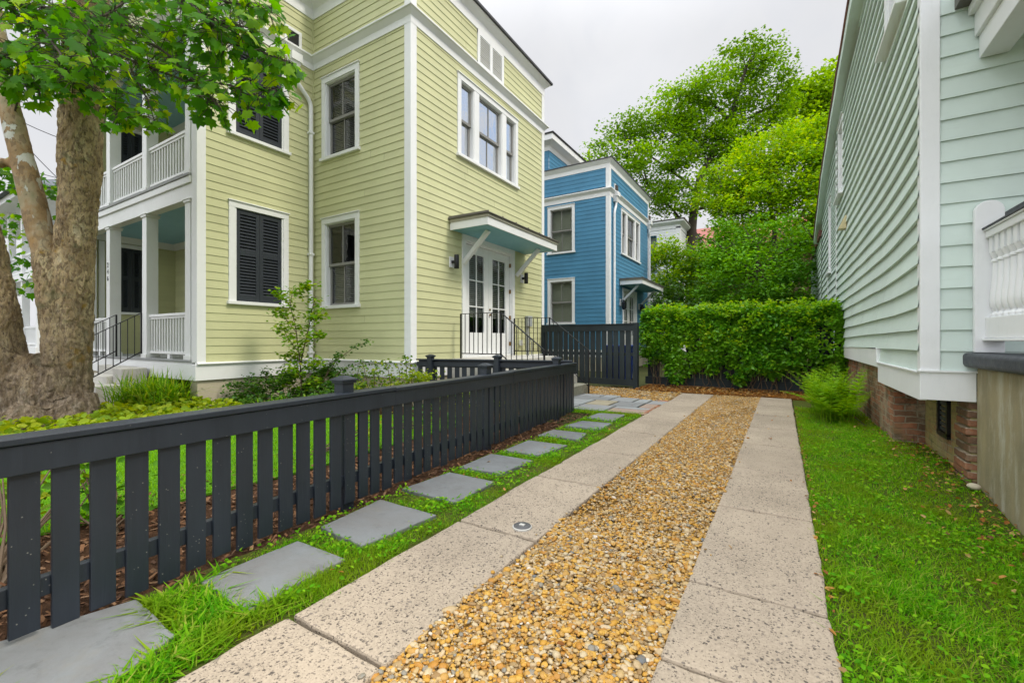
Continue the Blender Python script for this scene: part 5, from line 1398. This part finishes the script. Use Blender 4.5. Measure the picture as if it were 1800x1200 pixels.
hole = (np.abs(x - .78) < .19) & (z > .9) & (z < 1.55) | (bn2 + .5 * bn_ < -.27 - .25 * (z > 1.4))
k = ~hole | (rng.uniform(size=n) < .12)
leaves('foliage', np.stack([x, y, z], 1)[k], .092, M['vineleaf'], hg, LEAF, droop=.55, up=.2, outward=np.array([0, -.55, 0]), nb=np.array([0, -.55, .8]))
n = 5200; x = rng.uniform(-3.1, 1.0, n); y = rng.uniform(11.42, 12.1, n); z = 1.84 + np.array([.16 * noise.noise(Vector((a * 1.6, 3, 3))) + .10 * noise.noise(Vector((a * 5, 6, 3))) for a in x]) - .10 * np.clip(x - .5, 0, 1) + rng.normal(0, .06, n) - .25 * np.clip(11.58 - y, 0, 1)
leaves('foliage', np.stack([x, y, z], 1), .085, M['vineleaf'], hg, LEAF, droop=-.2, up=.6)
n = 230; cx_ = rng.uniform(-3.0, .95, n); cz = np.where(rng.uniform(size=n) < .65, rng.uniform(1.78, 2.06, n), rng.uniform(1.0, 1.8, n)); cy_ = np.where(cz > 1.78, rng.uniform(11.36, 11.9, n), 11.36)
C = np.stack([cx_, cy_, cz], 1)[:, None, :] + rng.normal(0, .045, (n, 13, 3)); leaves('foliage', C.reshape(-1, 3), .07, M['vinetip'], hg, LEAF, droop=-.3, up=.5)
mb = MB()
for i in range(46):
    xx = rnd.uniform(-2.9, .9); yy = 11.62; p = [Vector((xx, yy, 0))]
    for j in range(6): p.append(p[-1] + Vector((rnd.uniform(-.12, .12), rnd.uniform(-.04, .03), rnd.uniform(.12, .32))))
    mb.tube(p, [.009 - .001 * j for j in range(7)], 5)
mb.build('vine_stem', M['twig'], hg)

# left sycamore -----------------------------------------------------------
D0 = 6.5
sy = empty('sycamore_tree', tuple(Vector((at(75, 750, D0).x, at(75, 750, D0).y, 0))), 'big sycamore with flaking mottled bark and several trunks at the left edge', 'tree')
def px(u, v, hw, d=D0): return at(u, v, d), hw * d / F / math.hypot(1, (u - CX) / F)
def remeshed(tubes, name, mat, vox, amp, plates=.6):
    mb = MB()
    for t in tubes:
        P = [px(*q) for q in t]; pts = []; rr = []
        for i in range(len(P) - 1):
            for s in (0, .33, .67): pts.append(P[i][0].lerp(P[i + 1][0], s)); rr.append(P[i][1] * (1 - s) + P[i + 1][1] * s)
        pts.append(P[-1][0]); rr.append(P[-1][1]); mb.tube(pts, rr, 20)
    o = mb.build(name + '_raw', mat); m_ = o.modifiers.new('r', 'REMESH'); m_.mode = 'VOXEL'; m_.voxel_size = vox
    s_ = o.modifiers.new('s', 'SMOOTH'); s_.iterations = 6
    bpy.context.view_layer.update(); me = evaluated(o); COL.objects.unlink(o); bpy.data.objects.remove(o)
    me.name = name; nv = len(me.vertices); co = np.zeros(nv * 3); nr = np.zeros(nv * 3); me.vertices.foreach_get('co', co); me.vertices.foreach_get('normal', nr)
    co = co.reshape(-1, 3); nr = nr.reshape(-1, 3)
    def relief(p):
        q = Vector((p[0] * 15, p[1] * 15, p[2] * 8)); q += Vector((noise.noise(q * .6), noise.noise(q * .6 + Vector((9, 0, 0))), noise.noise(q * .6 + Vector((0, 9, 0))))) * .8
        dd, pp = noise.voronoi(q)
        plate = min(1.0, (dd[1] - dd[0]) * 3.5) * (.55 + .6 * noise.cell(pp[0] * 7.7))
        return noise.noise(Vector((p[0] * 3, p[1] * 3, p[2] * 1.2))) * amp * 1.3 + noise.noise(Vector((p[0] * 8, p[1] * 8, p[2] * 3))) * amp * .6 + plate * amp * plates
    h = np.array([relief(p) for p in co])
    low = np.clip((1.0 - co[:, 2]) / .9, 0, 1); h = h * (1 + 1.0 * low)
    me.vertices.foreach_set('co', (co + nr * h[:, None]).reshape(-1)); me.polygons.foreach_set('use_smooth', np.ones(len(me.polygons), bool)); me.materials.clear()
    return me
me = remeshed([[(112, 775, 74), (116, 720, 54), (121, 640, 43), (127, 560, 38), (133, 450, 37.5), (137, 350, 38.5), (141, 250, 39.5), (146, 150, 41), (152, 50, 39), (160, -80, 36), (168, -250, 30), (176, -450, 20), (184, -640, 9)],
               [(112, 640, 40, 6.45), (104, 570, 38, 6.43), (95, 500, 33, 6.4), (84, 455, 29, 6.38), (78, 432, 26, 6.37)],
               [(28, 770, 75, 6.4), (14, 690, 58, 6.4), (4, 610, 42, 6.35), (-4, 540, 36, 6.3), (-16, 460, 31, 6.3), (-26, 410, 30, 6.25), (-50, 300, 27, 6.2), (-86, 120, 23, 6.1), (-122, -80, 17, 6.0), (-150, -300, 8, 5.9)],
               [(75, 775, 92), (70, 715, 74), (62, 660, 54), (58, 622, 34)], [(40, 780, 60, 6.0), (62, 720, 48, 6.2)], [(140, 775, 40, 6.25), (128, 700, 44, 6.4)]], 'trunk', M['bark'], .0155, .026)
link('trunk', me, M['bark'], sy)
me = remeshed([[(90, 480, 26, 6.4), (82, 445, 28.5, 6.375), (73, 415, 28, 6.36), (61, 360, 25.5, 6.34), (40, 280, 23, 6.3), (18, 190, 23, 6.25), (0, 100, 21, 6.2), (-20, -20, 19, 6.1), (-42, -150, 15, 6.0), (-70, -330, 7, 5.9)],
               [(40, 300, 13, 6.3), (16, 284, 11, 6.25), (-4, 288, 12, 6.2), (-14, 292, 4, 6.2)]], 'limb', M['limb'], .018, .012, .25)
link('limb', me, M['limb'], sy)
B_ = [[(160, 30, 6.4), (230, 45, 6.0), (310, 60, 5.7), (400, 75, 5.4), (470, 95, 5.2), (510, 110, 5.1)],
      [(160, 80, 6.3), (240, 110, 5.8), (320, 140, 5.5), (400, 150, 5.3), (460, 160, 5.2), (492, 165, 5.15)],
      [(155, -30, 6.4), (280, -20, 5.8), (400, 5, 5.4), (480, 20, 5.2)],
      [(140, 80, 6.3), (90, 90, 5.8), (40, 100, 5.5), (-10, 105, 5.3)],
      [(140, 120, 6.2), (160, 150, 5.7), (200, 190, 5.4), (215, 205, 5.3)],
      [(225, 110, 5.7), (250, 160, 5.5), (268, 200, 5.4), (275, 222, 5.4)],
      [(120, 20, 6.2), (60, 10, 5.7), (0, 5, 5.4)],
      [(240, 60, 5.9), (300, 100, 5.5), (350, 150, 5.3), (385, 190, 5.2)], [(330, 60, 5.6), (400, 40, 5.3), (450, 55, 5.1)],
      [(40, 20, 5.6), (80, 60, 5.2), (110, 110, 5.0), (130, 150, 4.9)], [(230, 0, 5.7), (180, 30, 5.2), (150, 70, 4.9), (165, 120, 4.8)], [(300, -40, 5.6), (350, 20, 5.2), (390, 60, 5.0)],
      [(60, 90, 5.4), (30, 130, 5.3), (20, 150, 5.2)], [(22, 200, 6.25), (36, 160, 5.9), (50, 140, 5.6), (70, 160, 5.4)]]
mb = MB(); LP = []; FW = []
dens = [165, 165, 140, 130, 80, 44, 130, 125, 80, 130, 150, 95, 60, 30]
for b, dn in zip(B_, dens):
    P = [at(*q) for q in b]; branchy(mb, P, .020 if dn > 60 else .012, .004, 6, .06)
    L = len(P) - 1
    for i in range(dn):
        s = rnd.random() ** .8 * L; j = min(L - 1, int(s)); p = P[j].lerp(P[j + 1], s - j)
        sp = .21 * (1.15 - .6 * s / L)
        q = p + Vector((rnd.gauss(0, sp), rnd.gauss(0, sp), rnd.gauss(-.05, sp * .62)))
        LP.append(q); FW.append((q - p) * 2.2 + (P[j + 1] - P[j]).normalized() * .5)
        mb.tube([p, p.lerp(q, .5) + Vector((0, 0, .03)), q], .004, 4, False)
for u, v, d, n, r in ((60, 40, 6.9, 60, .42), (200, 30, 6.8, 85, .45), (320, 20, 6.4, 75, .42), (150, 60, 5.6, 70, .38), (255, 90, 6.3, 70, .36), (20, 30, 6.6, 50, .4), (390, 110, 5.9, 45, .3), (110, 110, 5.7, 45, .24), (330, 110, 5.9, 45, .28), (60, 0, 5.5, 40, .4), (240, -30, 5.6, 60, .4), (430, 20, 5.6, 26, .25)):
    for i in range(n):
        LP.append(at(u, v, d) + Vector((rnd.gauss(0, r), rnd.gauss(0, r), rnd.gauss(0, r * .5)))); FW.append(Vector((rnd.gauss(0, .5), rnd.gauss(0, .5), 0)))
# lower sprigs seen past the trunks
for u, v, d, n, r in ((20, 320, 8.5, 60, .28), (84, 318, 8.8, 40, .22), (14, 395, 8.5, 60, .26), (92, 345, 9, 20, .14), (60, 455, 9, 50, .22), (70, 500, 9, 30, .18), (-5, 300, 8, 40, .25)):
    for i in range(n):
        LP.append(at(u, v, d) + Vector((rnd.gauss(0, r), rnd.gauss(0, r), rnd.gauss(0, r * .6)))); FW.append(Vector((rnd.gauss(0, .5), rnd.gauss(0, .5), 0)))
mb.build('branch', M['bark_far'], sy)
mb = MB(); up_ = 0  # upper crown out of view, added so it shades the house walls
tops = [at(*q) for q in ((168, -250, 6.5), (176, -450, 6.5), (184, -640, 6.5), (160, -80, 6.5), (-42, -150, 6.0), (-70, -330, 5.9), (-122, -80, 6.0), (-150, -300, 5.9))]
for i in range(34):
    c = Vector((rnd.gauss(-8.7, 1.7), rnd.gauss(1.9, 1.5), rnd.uniform(8.2, 12.6))); a_ = min(tops, key=lambda q: (q - c).length + max(0, q.z - c.z) * 2)
    branchy(mb, [a_, a_.lerp(c, .5) + Vector((rnd.gauss(0, .15), rnd.gauss(0, .15), .25)), c], .045, .008, 6, .08)
    for j in range(34):
        q = c + Vector((rnd.gauss(0, .42), rnd.gauss(0, .42), rnd.gauss(-.05, .26))); LP.append(q); FW.append((q - c) * 1.5); up_ += 1
mb.build('branch', M['bark_far'], sy)
n_up = up_
LP = np.array(LP); FW = np.array(FW); n = len(LP)
f = FW + np.stack([rng.normal(0, .55, n), rng.normal(0, .55, n), rng.normal(-.75, .35, n)], 1)
nn = np.stack([rng.normal(.25, .5, n), rng.normal(-.35, .5, n), rng.uniform(.4, 1.6, n)], 1)
np_mesh('crown', place(SYC[0] - np.array([0, .05, 0]), LP, f, nn, np.where(np.arange(n) >= n - n_up, .27, .132) * rng.uniform(.6, 1.3, n)), SYC[1], M['sycleaf'], sy)

# plants in the front bed ---------------------------------------------------
def shrub(name, label, cat, base, blobs, leaf, size, sub, per, spread, stems=14, tmpl=LEAF, group=None, up=.5, droop=-.1, flat=.7):
    root = empty(name, base, label, cat, group)
    P, cen = blob_points(blobs, sub, per, flat, spread)
    P = P[P[:, 2] > .02]
    mb = MB(); b = Vector(base)
    for c in rnd.sample(cen, min(stems, len(cen))):
        c = Vector(c); m_ = b.lerp(c, .5) + Vector((rnd.uniform(-.05, .05), rnd.uniform(-.05, .05), -.04)); mb.tube([b + Vector((rnd.uniform(-.06, .06), rnd.uniform(-.06, .06), -.03)), m_, c], [.010, .007, .003], 5)
    mb.build('stem', M['twig'], root); leaves('foliage', P, size, M[leaf], root, tmpl, droop=droop, up=up); return root


def gb(u, v, d): p = at(u, v, d); return (p.x, p.y, 0)
shrub('boxwood_shrub', 'low dark glossy shrub under the shuttered window of the green house', 'shrub', gb(510, 690, 8.2),
      [(425, 692, 8.2, 26, 24), (465, 678, 8.25, 34, 26), (520, 672, 8.3, 42, 28), (575, 672, 8.2, 34, 30), (600, 690, 8.0, 36, 22), (540, 700, 7.9, 60, 22), (450, 705, 8.0, 40, 16)], 'shrubleaf', .058, 230, 34, .07, 40)
sp_ = shrub('arching_shrub', 'dark arching branches reaching toward the house corner above the low shrub', 'shrub', gb(565, 690, 8.3), [(572, 655, 8.3, 14, 14), (590, 668, 8.2, 18, 14)], 'shrubleaf', .055, 70, 24, .05, 10)
mb = MB(); C = []
for pts in ([(560, 680), (590, 635), (620, 612), (652, 597)], [(570, 680), (600, 650), (635, 638), (668, 640)], [(565, 680), (580, 640), (600, 622)], [(570, 690), (610, 668), (640, 662)]):
    P = [at(u, v, 8.1) for u, v in pts]; branchy(mb, P, .010, .003, 5, .02)
    for i in range(75):
        s = rnd.uniform(.7, 2.99 if len(pts) == 4 else 1.99); j = int(s); C.append(P[j].lerp(P[j + 1], s - j) + Vector((rnd.gauss(0, .035), rnd.gauss(0, .035), rnd.gauss(.01, .035))))
mb.build('branch', M['twig'], sp_); leaves('foliage', np.array([tuple(c) for c in C]), .055, M['shrubleaf'], sp_, LEAF, up=.4)
ls = shrub('gardenia_shrub', 'open light green shrub at the white corner board of the green house', 'shrub', gb(680, 690, 7.5), [(640, 672, 7.6, 18, 16), (665, 668, 7.5, 16, 14), (690, 672, 7.5, 22, 14), (725, 668, 7.4, 14, 12), (650, 690, 7.4, 40, 12), (700, 690, 7.3, 40, 12)], 'lightshrub', .05, 150, 24, .06, 24)
mb = MB(); C = []
for pts in ([(650, 690), (642, 655), (636, 632)], [(660, 690), (658, 655), (665, 636)], [(690, 690), (682, 650), (676, 632)], [(700, 690), (703, 655), (698, 640)], [(715, 690), (715, 640), (710, 624)], [(718, 690), (722, 650), (720, 626)], [(640, 690), (628, 660), (632, 645)], [(730, 690), (735, 665), (740, 655)]):
    P = [at(u, v, 7.45) for u, v in pts]; branchy(mb, P, .008, .003, 5, .02)
    for i in range(42):
        s = rnd.uniform(.35, 1.99); j = int(s); C.append(P[j].lerp(P[j + 1], s - j) + Vector((rnd.gauss(0, .04), rnd.gauss(0, .04), rnd.gauss(.01, .03))))
mb.build('branch', M['twig'], ls); leaves('foliage', np.array([tuple(c) for c in C]), .055, M['lightshrub'], ls, LEAF, up=.4)
shrub('azalea_shrub', 'small yellow green azalea in the corner of the two charcoal picket fences', 'shrub', gb(735, 700, 7.0), [(715, 662, 7.0, 16, 10), (738, 658, 7.0, 16, 9), (755, 664, 7.0, 14, 8), (735, 680, 6.9, 40, 12), (780, 690, 6.6, 26, 14)], 'coverleaf', .05, 170, 22, .06, 20)
# japanese maple sapling
jm = empty('maple_sapling', gb(530, 695, 8.0), 'slender young maple with feathery green leaves before the downpipe', 'tree')
mb = MB(); C = []
st = [(532, 715), (528, 660), (526, 620), (520, 575), (510, 535), (517, 502)]; st2 = [(527, 640), (540, 590), (548, 550), (556, 520)]
brs = [st, st2, [(526, 620), (505, 590), (492, 570)], [(522, 585), (498, 555), (488, 545)], [(512, 540), (495, 520), (485, 512)], [(545, 565), (560, 555), (566, 545)], [(535, 605), (555, 590), (562, 585)], [(528, 640), (510, 625), (502, 622)], [(528, 650), (552, 640), (560, 632)], [(517, 520), (535, 505), (548, 500)], [(530, 690), (510, 672), (505, 668)], [(530, 690), (550, 672), (560, 668)], [(528, 660), (515, 648), (508, 646)]]
for i, b in enumerate(brs):
    P = [at(u, v, 8.0 + .12 * math.sin(i * 2)) for u, v in b]; branchy(mb, P, .014 if i < 2 else .006, .004, 6, .02)
    for t in range(170 if i < 2 else 115):
        s = rnd.uniform(.9 if i == 0 else .3, len(P) - 1.01); j = int(s); C.append(P[j].lerp(P[j + 1], s - j) + Vector((rnd.gauss(0, .075), rnd.gauss(0, .075), rnd.gauss(0, .045))))
mb.build('trunk', M['twig'], jm, smooth=True)
leaves('crown', np.array([tuple(c) for c in C]), .060, M['mapleleaf'], jm, SYC, droop=.3, up=1.0)


def strap_clump(label, base, n, h, lean, group=None, wd=.016):
    root = empty('strap_leaf_clump', base, label, 'grass clump', group)
    X = base[0] + rng.normal(0, .11, n); Y = base[1] + rng.normal(0, .11, n); Z = np.zeros(n)
    az = rng.uniform(0, 2 * np.pi, n); d = np.stack([np.cos(az), np.sin(az)], 1); p = np.stack([-d[:, 1], d[:, 0]], 1)
    hh = h * rng.uniform(.6, 1.2, n); ln = lean * rng.uniform(.15, 1.3, n); T = [0, .25, .5, .75, 1]; V = np.zeros((n, 9, 3))
    for k, t in enumerate(T):
        off = hh * ln * t ** 1.8; zz = hh * (t - ln * .55 * t ** 2.6)
        c = np.stack([X + d[:, 0] * off, Y + d[:, 1] * off, zz - .02], 1); s_ = np.concatenate([p * wd * (.5 if t < .8 else .3), np.zeros((n, 1))], 1)
        if t < 1: V[:, 2 * k] = c - s_; V[:, 2 * k + 1] = c + s_
        else: V[:, 8] = c
    np_mesh('strap_leaf', V, [(0, 1, 3, 2), (2, 3, 5, 4), (4, 5, 7, 6), (6, 7, 8)], M['lilyleaf'], root); return root
GC = 'strap leaf clumps in the front bed'
strap_clump('strap leaf clump beside the porch step cheek wall', gb(225, 722, 7.75), 230, .66, .75, GC)
strap_clump('strap leaf clump between the porch steps and the cream foundation corner', gb(268, 724, 7.7), 260, .74, .7, GC)
strap_clump('strap leaf clump covering the foot of the cream foundation corner', gb(302, 724, 7.65), 230, .68, .8, GC)
strap_clump('upright strap leaf clump in front of the young maple', gb(545, 722, 7.2), 60, .34, .35, GC, .028)
strap_clump('upright strap leaf clump left of the first capped fence post, before the dark shrub', gb(480, 724, 7.3), 40, .30, .4, GC, .028)
# ground cover and mulch chips (uncountable)
n = 2700; x, y = scat(n * 2, -9.8, -6.9, .3, 3.8); k = (np.hypot(x + 9.25, y - 1.95) > .75)
x, y = x[k][:n], y[k][:n]; hgt = np.array([.10 + .10 * noise.noise(Vector((a * 1.8, b * 1.8, 0))) for a, b in zip(x, y)])
tag(leaves('ground_cover', np.stack([x, y, np.clip(hgt + rng.uniform(-.06, .08, len(x)), .02, .4)], 1), .10, M['coverleaf'], None, LEAF, droop=-.1, up=.6), 'yellow green ground cover carpeting the bed around the sycamore', 'ground cover', kind='stuff')
n = 9000; x, y = scat(n, -4.6, -2.56, -.2, 6.8); az = rng.uniform(0, 6.28, n)
CH_ = (np.array([(-.5, -.2, 0), (.5, -.15, .06), (.45, .2, .1), (-.5, .15, .02)]), [(0, 1, 2, 3)])
V = place(CH_[0], np.stack([x, y, rng.uniform(-.035, -.005, n)], 1), np.stack([np.cos(az), np.sin(az), rng.normal(0, .3, n)], 1), np.stack([rng.normal(0, .4, n), rng.normal(0, .4, n), np.ones(n)], 1), rng.uniform(.02, .055, n))
tag(np_mesh('mulch', V, CH_[1], M['chip']), 'shredded brown bark mulch along the inside of the long picket fence', 'mulch', kind='stuff')
GS = 'low shrubs just behind the long picket fence'
for lb, base, bl, lf in (('twiggy low shrub seen through the gaps of the nearest fence pickets', (-3.35, .55, 0), [(40, 850, 2.7, 90, 60), (110, 860, 2.75, 70, 60), (90, 800, 2.9, 70, 30)], 'lightshrub'),
                   ('twiggy low shrub seen between the third and sixth fence pickets', (-3.6, 1.05, 0), [(170, 860, 2.9, 60, 60), (225, 870, 3.0, 50, 50), (190, 805, 3.1, 60, 26)], 'midleaf'),
                   ('yellowish low shrub behind the middle of the long picket fence', (-4.3, 3.0, 0), [(660, 745, 4.9, 46, 24), (620, 765, 4.7, 30, 20)], 'coverleaf'),
                   ('dark low shrub behind the far half of the long picket fence', (-4.6, 4.3, 0), [(730, 720, 5.9, 40, 24), (780, 735, 5.8, 40, 24)], 'shrubleaf'),
                   ('mixed green low shrub behind the last third of the long picket fence', (-4.3, 5.4, 0), [(840, 700, 6.6, 46, 24), (800, 690, 6.9, 40, 18)], 'lightshrub')):
    shrub('low_shrub', lb, 'shrub', base, bl, lf, .058, 110, 14, .06, 30, group=GS, up=.35)

# fern by the brick foundation
fe = empty('fern', (.72, 8.75, 0), 'bright green feathery fern against the brick foundation by the driveway end', 'fern')
V = []; LL = []
mb = MB()
FC, FF, FN, FS = [], [], [], []
for i in range(84):
    bx_, by_ = .70 + rnd.gauss(0, .16), 8.75 + rnd.gauss(0, .38); az = rnd.uniform(0, 6.28); h = rnd.uniform(.45, .95); ln = rnd.uniform(.25, .75)
    d = Vector((math.cos(az), math.sin(az), 0)); 
    if d.x > .3: d.x *= .4
    P = []
    for k in range(13):
        t = k / 12; P.append(Vector((bx_, by_, -.02)) + d * ln * t ** 1.6 + Vector((0, 0, h * (t - .35 * ln * t ** 3))))
    mb.tube(P, [.004 - .0025 * k / 12 for k in range(13)], 4, False)
    for k in range(3, 13):
        t = k / 12; tg = (P[k] - P[k - 1]).normalized(); sd_ = tg.cross(Vector((0, 0, 1))); sd_ = sd_.normalized() if sd_.length > .01 else Vector((1, 0, 0))
        for s in (-1, 1):
            for hlf in (0, .5):
                FC.append(P[k] - tg * .04 * hlf); FF.append(sd_ * s + tg * .55 + Vector((0, 0, -.15))); FN.append(Vector((0, 0, 1)) + d * -.3); FS.append(.17 * (1.1 - t) ** .7 * (.5 + .5 * min(1, (t - .1) * 4)))
mb.build('stem', M['fernleaf'], fe)
PIN = (np.array([(0, 0, 0), (.15, .3, .01), (.10, .75, -.02), (0, 1, -.06), (-.10, .75, -.02), (-.15, .3, .01)]), [(0, 1, 2, 3), (0, 3, 4, 5)])
np_mesh('frond', place(PIN[0], np.array(FC), np.array(FF), np.array(FN), np.array(FS)), PIN[1], M['fernleaf'], fe)
strap = shrub('woodland_plant', 'dark weedy plants between the fern and the brick pier', 'plant', (1.0, 8.0, 0), [(1475, 715, 8.0, 22, 14), (1500, 725, 7.6, 22, 10)], 'shrubleaf', .07, 60, 20, .07, 16)

# grass ----------------------------------------------------------------------
def grass(name, X, Y, h, wd, lean, label, mat='grassblade', zoff=-.03):
    o = blades(name, X, Y, gz(X, Y) + zoff, h, wd, lean, M[mat], bend=.6); return tag(o, label, 'grass', kind='stuff')
x, y = scat(165000, .17, 1.45, -1.2, 9.6)
edge = .160 + .012 * np.sin(y * 7) + .010 * np.sin(y * 17 + 1)
pn = np.array([noise.noise(Vector((a * 3.0, b * 3.0, 4))) for a, b in zip(x, y)])
bare = np.clip((x - .95) / .45, 0, 1) * np.clip((y - 3.2) / 1.5, 0, 1)
k = (x > edge) & (rng.uniform(size=len(x)) > bare * .85) & (rng.uniform(size=len(x)) < .8 + pn * .5) & (rng.uniform(size=len(x)) < np.interp(y, [1, 3, 5, 10], [1, 1, .75, .5]))
x, y, pn = x[k], y[k], pn[k]
hh = (.042 + .034 * np.clip(pn + .15, 0, 1)) * np.interp(y, [1, 3, 10], [1, .9, .85]); sel = rng.uniform(size=len(x)) < .008; hh = np.where(sel, hh * 2.0, hh)
grass('verge_grass', x, y, hh, .0046, 1.15, 'green grass verge between the driveway and the mint house')
x, y = scat(10500, .18, 1.4, 1.0, 7.5); pn2 = np.array([noise.noise(Vector((a * 2.2, b * 2.2, 9))) for a, b in zip(x, y)]); k = (pn2 > .1) | (rng.uniform(size=len(x)) < .22)
x, y = x[k], y[k]
tag(leaves('clover_weeds', np.stack([x, y, gz(x, y) + rng.uniform(-.01, .032, len(x))], 1), .023, M['weedleaf'], None, LEAF, droop=-.1, up=.9), 'broadleaf weeds growing in the right hand grass verge', 'weeds', kind='stuff')
x, y = scat(115000, -2.66, -1.80, -1.4, 7.1)
inn = np.zeros(len(x), bool)
for q in ST_:
    c = np.mean(q, 0); s_ = [tuple(c + (np.array(p) - c) * .95) for p in q]; inn |= inpoly(x, y, s_)
pn = np.array([noise.noise(Vector((a * 2.6, b * 2.6, 14))) for a, b in zip(x, y)])
fl = np.interp(y, [.4, 6.85], [-2.57, -2.97])
k = ~inn & (x > fl + .03 + .03 * np.sin(y * 11)) & (x < -1.845 + .03 * np.sin(y * 5.5) - .012 * (y - 1)) & (rng.uniform(size=len(x)) < .55 + pn * 1.2) 
x, y, pn = x[k], y[k], pn[k]
fdist = np.clip((x - np.interp(y, [.4, 6.85], [-2.57, -2.97])) / .18, .25, 1)
near = np.interp(y, [.8, 1.9, 2.6, 7], [1.0, .75, .62, .55])
grass('path_grass', x, y, (.058 + .03 * np.clip(pn, -.3, 1)) * near * fdist, .0052 * near, 1.2, 'grass growing round the bluestone stepping slabs')
x, y = scat(9000, -2.6, -1.85, 1.2, 7.0); fl = np.interp(y, [.4, 6.85], [-2.57, -2.97]); inn = np.zeros(len(x), bool)
for q in ST_:
    c = np.mean(q, 0); inn |= inpoly(x, y, [tuple(c + (np.array(p) - c) * .96) for p in q])
pn2 = np.array([noise.noise(Vector((a * 4, b * 4, 21))) for a, b in zip(x, y)]); k = ~inn & (x > fl + .05) & (x < -1.87 - .012 * (y - 1)) & ((pn2 > .05) | (rng.uniform(size=len(x)) < .2))
x, y = x[k], y[k]
tag(leaves('path_weeds', np.stack([x, y, gz(x, y) + rng.uniform(-.01, .035, len(x))], 1), .024, M['weedleaf'], None, LEAF, droop=-.1, up=.9), 'small leafy weeds between the bluestone stepping slabs', 'weeds', kind='stuff')
x, y = scat(1000, -2.5, -1.9, .5, 1.2); k = ~(inpoly(x, y, ST_[0]) | inpoly(x, y, ST_[1])); x, y = x[k], y[k]
grass('crabgrass', x, y, np.full(len(x), .082), .011, 1.5, 'broad bladed crabgrass tuft between the two nearest stepping slabs')
x, y = scat(30000, -7.2, -3.7, .2, 5.3); k = inpoly(x, y, [(-4.05, .2), (-3.8, 2.5), (-3.95, 5.0), (-4.6, 5.35), (-6.4, 4.6), (-7.2, 3.0), (-7.0, .2)]); x, y = x[k], y[k]
grass('lawn_grass', x, y, np.full(len(x), .06), .008, .5, 'bright mown front lawn behind the long picket fence', 'lawnblade')
x, y = scat(5000, -3.3, -1.95, 6.95, 7.35); k = rng.uniform(size=len(x)) < .7; grass('patio_grass', x[k], y[k], np.full(k.sum(), .05), .007, 1.0, 'grass strip between the last stepping slab and the patio')

# fallen leaves ---------------------------------------------------------------
def litter(name, X, Y, size, label, zoff=.0):
    n = len(X); o = leaves(name, np.stack([X, Y, gz(X, Y) + zoff + rng.uniform(0, .025, n)], 1), size, M['deadleaf'], None, LEAF, droop=0, up=1.6); return tag(o, label, 'fallen leaves', kind='stuff')
x = 1.44 - np.abs(rng.normal(0, .22, 520)); y = rng.uniform(3.4, 9.0, 520); litter('fallen_leaves', x, y, .038, 'dry fallen leaves along the foot of the brick piers and stucco wall')
x, y = scat(1500, -3.0, .6, 10.65, 11.9); litter('fallen_leaves', x, y, .06, 'brown fallen leaves under the vine hedge', .012)
x = np.concatenate([rng.uniform(-1.25, -.42, 26), rng.uniform(-.38, .16, 10), rng.uniform(.2, 1.2, 22), rng.uniform(-2.5, -1.85, 30)]); y = rng.uniform(1.2, 9.5, len(x))
litter('fallen_leaves', x, y, .032, 'few scattered dry leaves on the driveway and grass', .006)
x = rng.normal(.18, .012, 130); y = rng.uniform(1.3, 9.5, 130); litter('fallen_leaves', x, y, .026, 'leaf crumbs along the right edge of the concrete strip', -.005)
n = 160; x, y = scat(n, -1.22, -.45, 1.0, 9); az = rng.uniform(0, 6.28, n)
TW = (np.array([(-.5, -.018, 0), (.5, -.012, .02), (.5, .012, .02), (-.5, .018, 0)]), [(0, 1, 2, 3)])
tag(np_mesh('dry_twigs', place(TW[0], np.stack([x, y, rng.uniform(0, .012, n)], 1), np.stack([np.cos(az), np.sin(az), rng.normal(0, .06, n)], 1), np.stack([np.zeros(n), np.zeros(n), np.ones(n)], 1), rng.uniform(.03, .11, n)), TW[1], M['twig']), 'thin dry twigs scattered over the gravel', 'twigs', kind='stuff')

# rock at the wall
v, f = ico(3); v = v * np.array([.045, .04, .028]); v = np.array([p * (1 + .25 * noise.noise(Vector(p) * 14)) for p in v]) + np.array([1.37, 5.24, -.04])
me = bpy.data.meshes.new('rock'); me.from_pydata([tuple(p) for p in v], [], f); me.polygons.foreach_set('use_smooth', [True] * len(me.polygons))
tag(link('rock', me, M['cream']), 'pale rounded rock at the foot of the stucco wall', 'rock')
# overhead cables
for (a, b), lb in zip((((-60, 160, 15), (240, 278, 15)), ((-60, 130, 16), (200, 400, 16)), ((-40, 265, 18), (240, 330, 18))),
                      ('upper overhead cable crossing the sky between the sycamore trunks', 'steepest overhead cable between the sycamore trunks', 'lowest overhead cable behind the sycamore trunks')):
    p, q = at(*a), at(*b); pts = [p.lerp(q, t / 12) - Vector((0, 0, .35 * math.sin(math.pi * t / 12))) for t in range(13)]
    tag(MB().tube(pts, .014, 6).build('overhead_cable', M['black'], smooth=True), lb, 'cable', 'overhead cables by the sycamore')
